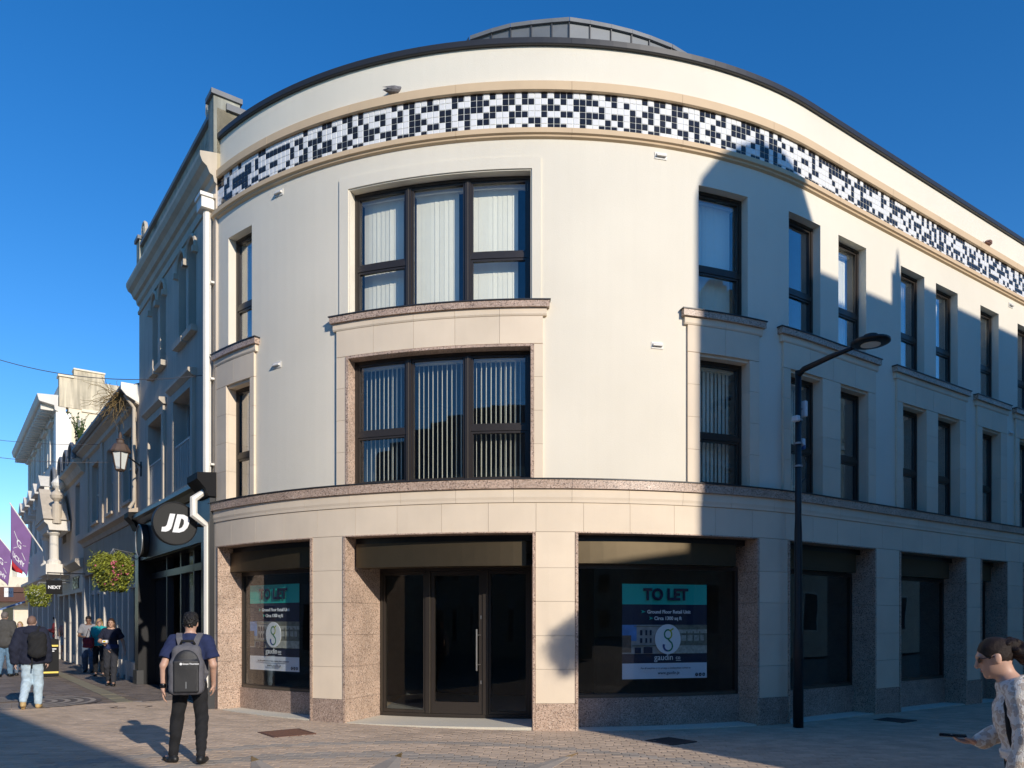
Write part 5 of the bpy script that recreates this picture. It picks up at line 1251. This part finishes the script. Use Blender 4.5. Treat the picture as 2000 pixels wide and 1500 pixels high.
def make_person(label, pos, yaw, H, pose=None, top=('navy_shirt', 'short', .88), low=('black_trousers', 'long'), shoes='shoe_black', hair=('short', 'hair_black'), skin='skin', vox=.013, fem=False, curl=(.45, .45), fdir=None, gaze=0.0, extra=None, wide=1.0, eyes=False, seed=1.0):
    root = thing('person', pos, label, 'person', None, yaw, True); h = H/1.75
    J = {k: V3(v)*h for k, v in BASEJ.items()}
    if fem:
        for k in ('shL', 'shR', 'elL', 'elR', 'wrL', 'wrR'): J[k][0] *= .88
    for k, v in (pose or {}).items(): J[k] = V3(v)*h
    J_ = lambda a, b, t: J[a]*(1-t)+J[b]*t
    hd = J['head']; s = h
    g = gaze                                        # head pitch, positive looks down
    def HP(x, y, z): cg, sg = math.cos(g), math.sin(g); return hd+V3((x, y*cg+z*sg, -y*sg+z*cg))*s
    B = [ell(HP(0, -.012, .022), V3((.074, .094, .098))*s, .02, tilt=-g), ell(HP(0, .022, -.045), V3((.056, .066, .072))*s, .03, tilt=-g),
         cap(HP(0, .083, .02), HP(0, .103, -.022), .009*s, .014*s, .014), ell(HP(0, .075, .034), V3((.05, .016, .012))*s, .02), cap(HP(-.018, .078, -.058), HP(.018, .078, -.058), .010*s, .010*s, .012), ell(HP(0, .066, -.092), V3((.026, .022, .02))*s, .02),
         ell(HP(-.074, -.012, -.004), V3((.010, .020, .032))*s, .008), ell(HP(.074, -.012, -.004), V3((.010, .020, .032))*s, .008),
         ell(HP(-.032, .083, .012), V3((.013, .012, .010))*s, .01, 's'), ell(HP(.032, .083, .012), V3((.013, .012, .010))*s, .01, 's'),
         cap(J['neck']-V3((0, 0, .03))*s, HP(0, -.02, -.05), .056*s, .053*s, .03)]
    w_ = (.90 if fem else 1.0)*wide
    TR = [ell(J_('chest', 'neck', .05), V3((.158*w_, .105, .175))*s, .05), ell(J_('pelvis', 'chest', .45), V3((.135*w_, .10, .17))*s, .05), ell(J['pelvis']-V3((0, .0, .02))*s, V3((.158*w_, .115, .13))*s, .05), cap(J['shL']+V3((.03, 0, 0))*s, J['neck']-V3((-.02, 0, .02))*s, .055*s, .05*s, .05), cap(J['shR']-V3((.03, 0, 0))*s, J['neck']-V3((.02, 0, .02))*s, .055*s, .05*s, .05)]
    if fem: TR += [ell(J['chest']+V3((sx*.07, .06, -.01))*s, V3((.066, .06, .085))*s, .05) for sx in (-1, 1)]
    B += TR
    for q in 'LR':
        B += [cap(J['sh'+q], J['el'+q], .052*s, .041*s, .03), cap(J['el'+q], J['wr'+q], .041*s, .027*s, .02)]
        lk = .80 if low[1] == 'long' else 1.0
        B += [cap(J['hip'+q], J['knee'+q], .083*s*lk, .055*s*lk, .03), cap(J['knee'+q], J['ank'+q], .052*s*lk, .036*s*lk, .02), ell(J_('knee'+q, 'ank'+q, .3)-V3((0, .016, 0))*s, V3((.050, .053, .11))*s*lk, .02), cap(J['ank'+q], J['toe'+q]+V3((0, 0, .01))*s, .036*s, .026*s, .02)]
        fd = (fdir or {}).get(q, unit(J['wr'+q]-J['el'+q])*.8+V3((0, .1, -.3))); sd_ = 1 if q == 'L' else -1
        pn = V3((1 if q == 'L' else -1, .2, 0)) if q not in (fdir or {}) or (q+'n') not in fdir else fdir[q+'n']
        B += hand(J['wr'+q], fd, pn, sd_ if (fdir or {}).get(q+'s') is None else fdir[q+'s'], curl[0 if q == 'L' else 1], s)
    bo = link('body', sdf_mesh('body', B, vox*.62 if vox < .009 else vox), root); bo.data.materials.append(MATS[skin])
    def garment(name, prims, m_, v=None, wr=(.004, 38, seed)):
        me = sdf_mesh(name, prims, v or vox, wr); me.materials.append(MATS[m_]); return link(name, me, root)
    # ---- top
    tm, sl, hem = top[:3]; fat = top[3] if len(top) > 3 else .016
    def grow(P, e):
        out = []
        for p in P:
            q = dict(p); f0 = p['f']; q['f'] = (lambda X, Y, Z, f0=f0: f0(X, Y, Z)-e); q['lo'] = p['lo']-e; q['hi'] = p['hi']+e; out.append(q)
        return out
    T_ = grow(TR, fat*s)
    T_.append(cut((0, 0, hem*h), (0, 0, -1)))
    for q in 'LR':
        if sl == 'short':
            e = J_('sh'+q, 'el'+q, .72); dv = unit(J['el'+q]-J['sh'+q]); out_ = V3((-.02 if q == 'L' else .02, 0, 0))*s
            T_ += [cap(J['sh'+q], e+out_*.6, (.062+fat*.5)*s, .078*s, .04), cut(e, dv, (e, .13*s))]
        elif sl == 'long':
            T_ += [cap(J['sh'+q], J['el'+q], (.056+fat)*s, (.047+fat)*s, .04), cap(J['el'+q], J_('el'+q, 'wr'+q, .93), (.047+fat)*s, (.034+fat)*s, .02)]
    nk = J['neck']
    if sl == 'long' and top[0] != 'leopard_knit': T_ += [cap(nk-V3((0, 0, .03))*s, nk+V3((0, -.015, .03))*s, .07*s, .068*s, .03)]
    else: T_ += [cap(nk-V3((0, 0, .05))*s, nk+V3((0, -.012, .012))*s, .066*s, .062*s, .03), cut(nk+V3((0, 0, .02))*s, (0, .35, 1), (nk, .11*s))]
    garment('top', T_, tm)
    # ---- trousers / shorts
    lm, ln = low[:2]; lw = low[2] if len(low) > 2 else .014
    L_ = [ell(J['pelvis']-V3((0, 0, .01))*s, V3((.158*w_+.008, .118, .13))*s, .05), cut((0, 0, 1.03*h), (0, 0, 1))]
    for q in 'LR':
        L_ += [cap(J['hip'+q], J['knee'+q], (.085+lw*.6)*s, (.058+lw)*s, .03)]
        if ln == 'long': L_ += [ell(J_('knee'+q, 'ank'+q, .28)-V3((0, .012, 0))*s, V3((.056+lw*.6, .06+lw*.6, .13))*s, .03), cap(J['knee'+q], J['ank'+q]+V3((0, 0, .02))*s, (.057+lw)*s, (.04+lw)*s, .03)]
        else: e = J_('hip'+q, 'knee'+q, .72); L_ += [cut(e, J['knee'+q]-J['hip'+q], (e, .16*s))]
    garment('trousers' if ln == 'long' else 'shorts', L_, lm, wr=(.0045, 34, seed+2))
    # ---- shoes
    for q in 'LR':
        a, t_ = J['ank'+q], J['toe'+q]; dv = unit((t_-a)*V3((1, 1, .0 if abs(t_[2]-a[2]) < .12*h else 1))); he = a+V3((0, 0, -.045))*s-dv*.035*s
        S_ = [cap(a+V3((0, 0, .01))*s, a-V3((0, 0, .03))*s, .043*s, .045*s, .02), cap(he, t_+dv*.02*s, .042*s, .034*s, .03), ell((he+t_)/2+V3((0, 0, -.005))*s, V3((.048, .10, .036))*s, .03)]
        if t_[2] < .1*h: S_.append(cut((0, 0, .002), (0, 0, -1)))
        garment('shoe', S_, shoes, v=vox*.8, wr=None)
    # ---- hair
    hs, hm = hair
    Hh = []
    cr = ell(HP(0, -.017, .030), V3((.081, .100, .101))*s, .015, tilt=-g)
    def HN(y, z): return HP(0, y, z)-HP(0, 0, 0)
    line = lambda t=0.0: cut(HP(0, .078-t, .075), HN(.115, -.078))
    nape = [cut(HP(0, 0, -.075), HN(.3, -1))]
    ears = [ell(HP(sx*.085, .002, -.012), V3((.022, .03, .042))*s, .01, 's') for sx in (-1, 1)]
    if hs == 'short': Hh = [cr, line(), ell(HP(0, .012, .088), V3((.072, .082, .040))*s, .03)]+nape+ears
    elif hs == 'cropped': Hh = [ell(HP(0, -.016, .022), V3((.0765, .0965, .099))*s, .01, tilt=-g), line(.05)]+nape+ears
    elif hs == 'long': Hh = [cr, line()]+[cap(HP(sx*.072, -.035, .01), J['neck']+V3((sx*.10, .0, -.16))*s, .026*s, .03*s, .02) for sx in (-1, 1)]+[cap(HP(0, -.06, .0), J['neck']+V3((0, -.07, -.14))*s, .07*s, .05*s, .04)]
    elif hs == 'bun': Hh = [ell(HP(0, -.016, .026), V3((.0785, .0985, .1005))*s, .012, tilt=-g), line()]+nape+ears+[ell(HP(0, -.112, .045), V3((.045, .045, .045))*s, .02)]
    if Hh: garment('hair', Hh, hm, v=vox*.6, wr=({'short': .011, 'cropped': 0.0, 'long': .004, 'bun': .0012}[hs], 110 if hs == 'short' else 95, seed)+((1,) if hs == 'short' else ()))
    if eyes:
        for sx in (-1, 1):
            m = sdf_mesh('eye', [ell(HP(sx*.032, .078, .012), V3((.012, .008, .007))*s, .005)], .004); m.materials.append(MATS['eye_dark']); link('eye', m, root)
        m = sdf_mesh('mouth', [ell(HP(0, .090, -.058), V3((.022, .006, .006))*s, .004)], .004); m.materials.append(MATS['lip']); link('mouth', m, root)
    root['_hp'] = 1
    return root, J, HP, garment
def feet(px, py): p = gpix(px, py); p.z = gz(p.x); return p
def Yfix(x, Y): X = (x-1000)/FPX*Y; return Vector((X, Y, gz(X)))
# ---- 1 man with backpack, seen from behind
P1 = feet(372, 1490); yaw1 = math.radians(13)
pr1, J1, HP1, G1 = make_person('man in navy polo and black trousers walking away wearing a grey backpack', P1, yaw1, 1.74,
    dict(kneeL=(-.155, .07, .51), ankL=(-.20, .08, .085), toeL=(-.30, .20, .03), kneeR=(.12, .03, .51), ankR=(.135, -.13, .105), toeR=(.155, .05, .03), hipL=(-.09, .0, .92), hipR=(.09, 0, .92),
         shL=(-.185, -.01, 1.42), shR=(.185, -.01, 1.42), elL=(-.27, -.10, 1.14), wrL=(-.275, -.10, .885), elR=(.25, -.02, 1.14), wrR=(.235, .12, .91)),
    top=('navy_shirt', 'short', .865, .018), low=('black_trousers', 'long', .013), shoes='shoe_black', hair=('short', 'hair_black'), skin='skin', vox=.0085, seed=1.3)
m = sdf_mesh('wrist_band', [cap(J1['wrL']+V3((0, 0, .016)), J1['wrL']+V3((0, -.003, .034)), .033, .034, .005)], .005); m.materials.append(MATS['gadget_black']); link('wrist_band', m, pr1)
m = sdf_mesh('collar', [cap(J1['neck']+V3((0, -.012, -.035)), J1['neck']+V3((0, -.02, .022)), .082, .066, .02), cut(J1['neck']+V3((0, 0, .02)), (0, .3, 1))], .008); m.materials.append(MATS['navy_shirt']); link('collar', m, pr1)
bpk = thing('backpack', P1+Vector((math.sin(yaw1)*.22, -math.cos(yaw1)*.22, .85)), 'grey backpack with black front panel and white printed logo on the walking man', 'backpack', None, yaw1, True)
BK = lambda x, y, z: V3((x, y, z-.85+.0))
by = -.245                                           # parent sits .22 behind the spine
def bpart(name, prims, m_, v=.008, wr=None):
    me = sdf_mesh(name, prims, v, wr); me.materials.append(MATS[m_]); return link(name, me, bpk)
oy = .22
zb = .86
bpart('pack_body', [rbox((.0, -.245+oy, 1.02-zb+.0), (.185, .10, .20), .07, .05), rbox((0, -.225+oy, 1.22-zb), (.155, .08, .16), .07, .06), cap((0, -.17+oy, 1.37-zb), (0, -.15+oy, 1.40-zb), .045, .03, .05)], 'backpack_grey', .008, (.002, 30, 2))
fp = bpart('front_panel', [rbox((.012, -.338+oy, 1.03-zb), (.135, .022, .18), .018, .04), ell((.012, -.318+oy, 1.18-zb), (.135, .036, .15), .03)], 'backpack_black', .007)
for sx in (-1, 1):
    me = MB(); pts = [(sx*.07, -.15+oy, 1.36-zb), (sx*.10, -.115+oy, 1.455-zb), (sx*.115, -.03+oy, 1.505-zb), (sx*.12, .07+oy, 1.47-zb), (sx*.125, .135+oy, 1.36-zb), (sx*.14, .13+oy, 1.2-zb), (sx*.16, .04+oy, 1.04-zb), (sx*.15, -.15+oy, .98-zb)]
    ps = [V3(p) for p in pts]; fine = []
    for i in range(len(ps)-1):
        for k in range(4): fine.append(ps[i]*(1-k/4)+ps[i+1]*k/4)
    fine.append(ps[-1])
    vs = []; fs = []
    for i, p in enumerate(fine):
        a = fine[min(i+1, len(fine)-1)]-fine[max(i-1, 0)]; t_ = unit(a); nrm = unit(np.cross(t_, (1, 0, 0))); wv = unit(np.cross(nrm, t_))
        for du, dn in ((-.032, -.004), (.032, -.004), (.032, .010), (-.032, .010)): vs.append(tuple(p+wv*du+nrm*dn*(-1)))
    for i in range(len(fine)-1):
        for k in range(4): fs.append((4*i+k, 4*i+(k+1) % 4, 4*i+4+(k+1) % 4, 4*i+4+k))
    me.add(vs, fs); me.build('strap', 'backpack_grey', bpk)
me = MB(); tube(me, [(-.075, -.17+oy, 1.385-zb), (-.06, -.185+oy, 1.425-zb), (.06, -.185+oy, 1.425-zb), (.075, -.17+oy, 1.385-zb)], .014, 8); me.build('grab_handle', 'black_fabric', bpk, True)
def FB(u, v): return lambda x, y_, zz: (u+x, -.3625+oy-zz, v-zb+y_)
lettering('Grant Thornton', .026, FB(-.02, 1.165), 'sign_white', fp, bold=.0008, extrude=.003)
q = MB(); cyl(q, (-.038, -.358+oy, 1.173-zb), (-.038, -.3655+oy, 1.173-zb), .014, .014, 14); q.build('logo_mark', 'sign_white', fp)
q = MB(); box(q, lambda a, d, z: (a, d, z), .012, .019, -.3655+oy, -.355+oy, .90-zb, .975-zb); q.build('reflective_strip', 'grey_metal', fp)
# ---- 2 man in pale jeans with a black rucksack
P2 = feet(62, 1384)
p2, J2, HP2, G2 = make_person('balding man in dark hooded top and pale jeans walking up the street with black rucksack', P2, math.radians(22), 1.70,
    dict(kneeL=(-.09, .07, .50), ankL=(-.11, -.16, .16), toeL=(-.12, -.10, .02), kneeR=(.09, .10, .50), ankR=(.09, .08, .085), toeR=(.10, .25, .03), elL=(-.26, -.06, 1.14), wrL=(-.27, .0, .88)),
    top=('navy_hoodie', 'long', .84, .05), low=('pale_jeans', 'long', .026), shoes='shoe_tan', hair=('cropped', 'hair_cropped'), skin='skin_pale', vox=.012, seed=2.1, wide=1.08)
G2('hood', [ell(J2['neck']+V3((0, -.08, -.02)), (.13, .075, .075), .03), cap(J2['neck']+V3((-.09, 0, 0)), J2['neck']+V3((.09, 0, 0)), .05, .05, .04)], 'navy_hoodie')
rk = thing('rucksack', P2+Vector((0, 0, 1.0)), 'soft black rucksack slung on the shoulder of the man in pale jeans', 'backpack', None, math.radians(22), True)
me = sdf_mesh('sack', [rbox((.13, -.24, .17), (.145, .10, .23), .09, .05), ell((.13, -.30, .05), (.12, .07, .12), .04)], .012, (.008, 30, 1)); me.materials.append(MATS['black_fabric']); link('sack', me, rk)
q = MB(); tube(q, [(.1, -.15, .38), (.13, -.05, .49), (.15, .1, .40), (.16, .12, .2), (.2, -.1, .05)], .022, 6); q.build('strap', 'black_fabric', rk, True)
q = MB(); tube(q, [(.05, -.25, -.04), (.05, -.26, -.16), (.04, -.25, -.26)], .014, 5); q.build('loose_strap', 'black_fabric', rk, True)
# ---- 3 tall man at the left edge
make_person('tall man in charcoal jacket and blue jeans at the far left edge', feet(9, 1322), math.radians(15), 1.86, dict(kneeR=(.09, .1, .5), ankR=(.09, .12, .09), toeR=(.1, .28, .03), ankL=(-.1, -.14, .1), toeL=(-.11, .03, .03)),
    top=('charcoal_jacket', 'long', .78, .05), low=('blue_jeans', 'long', .025), hair=('short', 'hair_grey'), vox=.015, seed=3.0)
# ---- 4,5 people half hidden behind him
make_person('person in pale grey hooded top seen from behind the man in pale jeans', Yfix(25, 22.5), math.radians(30), 1.60, top=('grey_hoodie', 'long', .85, .045), low=('jeans_dark', 'long'), hair=('short', 'hair_dark'), vox=.016, seed=4.0)
make_person('blonde woman in white top facing the camera far down the street', Yfix(39, 26.0), math.radians(200), 1.60, top=('white_top', 'long', .88, .02), low=('black_trousers', 'long'), hair=('long', 'hair_blonde'), skin='skin_pale', vox=.016, fem=True, eyes=True, seed=4.4)
# ---- 6 man in maroon looking at phone in the doorway
p6, J6, _, _ = make_person('man in maroon tracksuit jacket reading his phone by the white shop wall', Yfix(110, 33.5), math.radians(100), 1.80, dict(elL=(-.25, .02, 1.14), wrL=(-.12, .24, 1.18), elR=(.25, .02, 1.14), wrR=(.10, .25, 1.18)), top=('maroon_jacket', 'long', .86, .03), low=('black_trousers', 'long', .02), hair=('short', 'hair_dark'), vox=.016, gaze=.35, fdir={'L': (.3, 1, .1), 'R': (-.3, 1, .1)}, seed=5)
# ---- 7 woman in pink top and denim shorts
P7 = feet(127, 1287)
p7, J7, _, _ = make_person('woman in pink top and denim shorts with crossbody bag standing on the street', P7, math.radians(20), 1.68, dict(ankL=(-.10, -.06, .085), toeL=(-.12, .1, .03)), top=('pink_top', 'short', .93, .014), low=('denim', 'short', .03), shoes='shoe_tan', hair=('bun', 'hair_blonde'), skin='skin_tan', vox=.015, fem=True, seed=6)
q = MB(); tube(q, [(.12, -.0, 1.40), (.07, -.125, 1.25), (-.06, -.135, 1.08), (-.17, -.09, .95), (-.19, .0, .92)], .012, 5); q.build('bag_strap', 'black_fabric', p7, True)
sb = thing('shoulder_bag', P7+Vector((-.25, 0, .85)), 'small pale shoulder bag on the hip of the woman in denim shorts', 'bag'); me = sdf_mesh('pouch', [rbox(V3(tuple(P7))+V3((-.22, -.08, .88)), (.05, .09, .09), .03)], .012); me.materials.append(MATS['grey_hoodie']); link('pouch', me, sb)
q = MB(); tube(q, [P7+Vector((-.22, -.14, .96)), P7+Vector((-.2, -.08, 1.02)), P7+Vector((-.22, .0, .96))], .01, 5); q.build('loop', 'black_fabric', sb)
# ---- 8 man in grey T-shirt in the shade
p8, J8, _, _ = make_person('man in grey T-shirt with phone walking in the shade of the white shop window', feet(173, 1313), math.radians(203), 1.76, dict(elL=(-.26, .0, 1.14), wrL=(-.12, .22, 1.10), elR=(.26, 0, 1.14), wrR=(.12, .22, 1.10), ankL=(-.1, .12, .085), toeL=(-.12, .3, .03), kneeL=(-.1, .12, .5), ankR=(.1, -.12, .09), toeR=(.11, .05, .03)), top=('grey_tshirt', 'short', .88, .03), low=('jeans_dark', 'long', .03), hair=('short', 'hair_black'), skin='skin_dark', vox=.015, eyes=True, gaze=.2, fdir={'L': (.4, 1, 0), 'R': (-.4, 1, 0)}, seed=7)
# ---- 9 blonde woman in teal
P9 = feet(194, 1320)
p9, J9, _, _ = make_person('blonde woman in teal jacket half hidden behind the woman in navy', P9, math.radians(205), 1.68, dict(ankL=(-.1, .13, .085), toeL=(-.12, .3, .03), kneeL=(-.1, .12, .5)), top=('teal_jacket', 'long', .92, .025), low=('black_trousers', 'long'), hair=('long', 'hair_blonde'), skin='skin', vox=.014, fem=True, eyes=True, seed=8)
hb_ = thing('handbag', P9+Vector((-.05, -.3, .9)), 'maroon handbag carried by the woman in teal', 'bag')
me = sdf_mesh('pouch', [rbox(V3(tuple(P9))+V3((-.14, -.32, .98)), (.15, .07, .15), .05, .02), ], .012, (.006, 25, 1)); me.materials.append(MATS['maroon_bag']); link('pouch', me, hb_)
q = MB(); tube(q, [P9+Vector((-.24, -.3, 1.1)), P9+Vector((-.2, -.2, 1.38)), P9+Vector((-.05, -.28, 1.1))], .012, 5); q.build('handle', 'maroon_bag', hb_)
# ---- 10 woman in navy walking towards the camera
P10 = feet(217, 1339)
p10, J10, _, _ = make_person('long haired woman in navy T-shirt and dark leggings walking towards the camera', P10, math.radians(200), 1.67, dict(elR=(.27, -.04, 1.15), wrR=(.14, .19, 1.08), elL=(-.27, -.05, 1.14), wrL=(-.33, .06, .92), ankL=(-.07, .15, .085), toeL=(-.09, .32, .03), kneeL=(-.08, .13, .5), ankR=(.08, -.16, .10), toeR=(.09, .02, .03), kneeR=(.09, .02, .5)),
    top=('navy_tshirt', 'short', .98, .02), low=('dark_leggings', 'long', .02), hair=('long', 'hair_brown'), skin='skin_tan', vox=.012, fem=True, eyes=True, fdir={'R': (-.5, 1, .3)}, seed=9, wide=1.12)
me = sdf_mesh('shirt_hem', [ell(J10['pelvis']+V3((0, 0, .06)), (.175, .135, .12), .03), cut(J10['pelvis']+V3((0, 0, -.05)), (0, 0, -1)), cut(J10['pelvis']+V3((0, 0, .12)), (0, 0, 1))], .012, (.004, 30, 2)); me.materials.append(MATS['navy_skirt']); link('shirt_hem', me, p10)
pk = thing('small_box', P10+Vector((-.1, -.25, 1.05)), 'small white and yellow packet held by the woman in navy', 'packet')
cpk = Vector(P10)+Matrix.Rotation(math.radians(200), 3, 'Z') @ Vector((.09, .30, 1.10))
me = sdf_mesh('packet', [rbox(tuple(cpk), (.06, .04, .035), .012)], .006); me.materials.append(MATS['sign_white']); link('packet', me, pk)
q = MB(); q.add([cpk+Vector((-.03, -.0415, -.02)), cpk+Vector((.03, -.0415, -.02)), cpk+Vector((.03, -.0415, .02)), cpk+Vector((-.03, -.0415, .02))], [(0, 1, 2, 3)]); q.build('print_patch', 'yellow', pk)
# ---- 11 woman in spotted sweater close on the right, in profile
PW = Vector((3.06, 4.62, gz(3.06)))
p11, J11, HP11, G11 = make_person('woman in cream spotted sweater looking down at her phone at the right edge', PW, math.radians(62), 1.75,
    dict(head=(0, .135, 1.485), neck=(0, .045, 1.345), chest=(0, .0, 1.15), pelvis=(0, -.035, .87), shL=(-.165, .01, 1.285), shR=(.165, .02, 1.29), elL=(-.225, -.01, 1.04), wrL=(-.22, .05, .80), elR=(.215, .015, 1.045), wrR=(.15, .20, .952),
         hipL=(-.085, -.03, .84), hipR=(.085, -.03, .84), kneeL=(-.1, .1, .46), kneeR=(.1, -.02, .46), ankL=(-.09, .10, .085), toeL=(-.09, .26, .03), ankR=(.09, -.22, .12), toeR=(.09, -.06, .03)),
    top=('leopard_knit', 'long', .885, .021), low=('green_skirt', 'long', .02), shoes='shoe_black', hair=('bun', 'hair_dark'), skin='skin', vox=.0085, fem=True, gaze=.33, curl=(.5, .55), fdir={'R': (-.10, 1, -.06), 'Rn': (0, .1, 1), 'Rs': -1}, seed=3.3)
G11('ponytail', [cap(HP11(0, -.10, .05), HP11(0, -.155, -.02), .045, .05, .03), cap(HP11(0, -.155, -.02), HP11(0, -.20, -.16), .05, .03, .03)], 'hair_dark', .0065, (.009, 75, 2))
G11('hem_rib', [ell(J11['pelvis']+V3((0, .02, .07)), (.158, .128, .10), .02), cut((0, 0, .865), (0, 0, -1)), cut((0, 0, .935), (0, 0, 1))], 'knit_rib', .008, None)
MATS['hair_dark'].node_tree.nodes['Principled BSDF'].inputs['Specular IOR Level'].default_value = .3
for q_ in 'LR':
    a, b = J11['el'+q_], J11['wr'+q_]; G11('cuff', [cap(a*.16+b*.84, a*.02+b*.98, .046, .042, .01)], 'knit_rib', .006, None)
q = MB(); tube(q, [(-.05, -.135, 1.20), (-.07, -.10, 1.32), (-.09, -.03, 1.372), (-.115, .045, 1.345), (-.15, .085, 1.22), (-.165, .07, 1.05), (-.175, .03, .88)], .017, 6); q.build('bag_strap', 'black_fabric', p11, True)
gl = [rbox(HP11(sx*.036, .082, .012), (.027, .006, .018), .005) for sx in (-1, 1)]+[cap(HP11(sx*.064, .078, .02), HP11(sx*.078, .0, .012), .0035, .0035, .003) for sx in (-1, 1)]+[cap(HP11(-.012, .090, .016), HP11(.012, .090, .016), .003, .003, .003)]
me = sdf_mesh('sunglasses', gl, .0035); me.materials.append(MATS['lens_dark']); link('sunglasses', me, p11)
me = sdf_mesh('mouth', [cap(HP11(-.018, .088, -.056), HP11(.018, .088, -.056), .006, .006, .004)], .004); me.materials.append(MATS['lip']); link('mouth', me, p11)
ph_ = thing('mobile_phone', PW+Vector((Matrix.Rotation(math.radians(62), 3, 'Z') @ Vector((.13, .335, .968)))), 'dark mobile phone held flat by the woman in the spotted sweater', 'phone', None, math.radians(62), True)
me = sdf_mesh('case', [rbox((0, .015, .012), (.037, .078, .006), .005)], .004); me.materials.append(MATS['gadget_black']); link('case', me, ph_)
q = MB(); q.add([(-.033, -.058, .0195), (.033, -.058, .0195), (.033, .088, .0195), (-.033, .088, .0195)], [(0, 1, 2, 3)]); q.build('screen', 'pane_dark', ph_)
for o in bpy.data.objects:
    for k in ('_local', '_hp'):
        if k in o: del o[k]
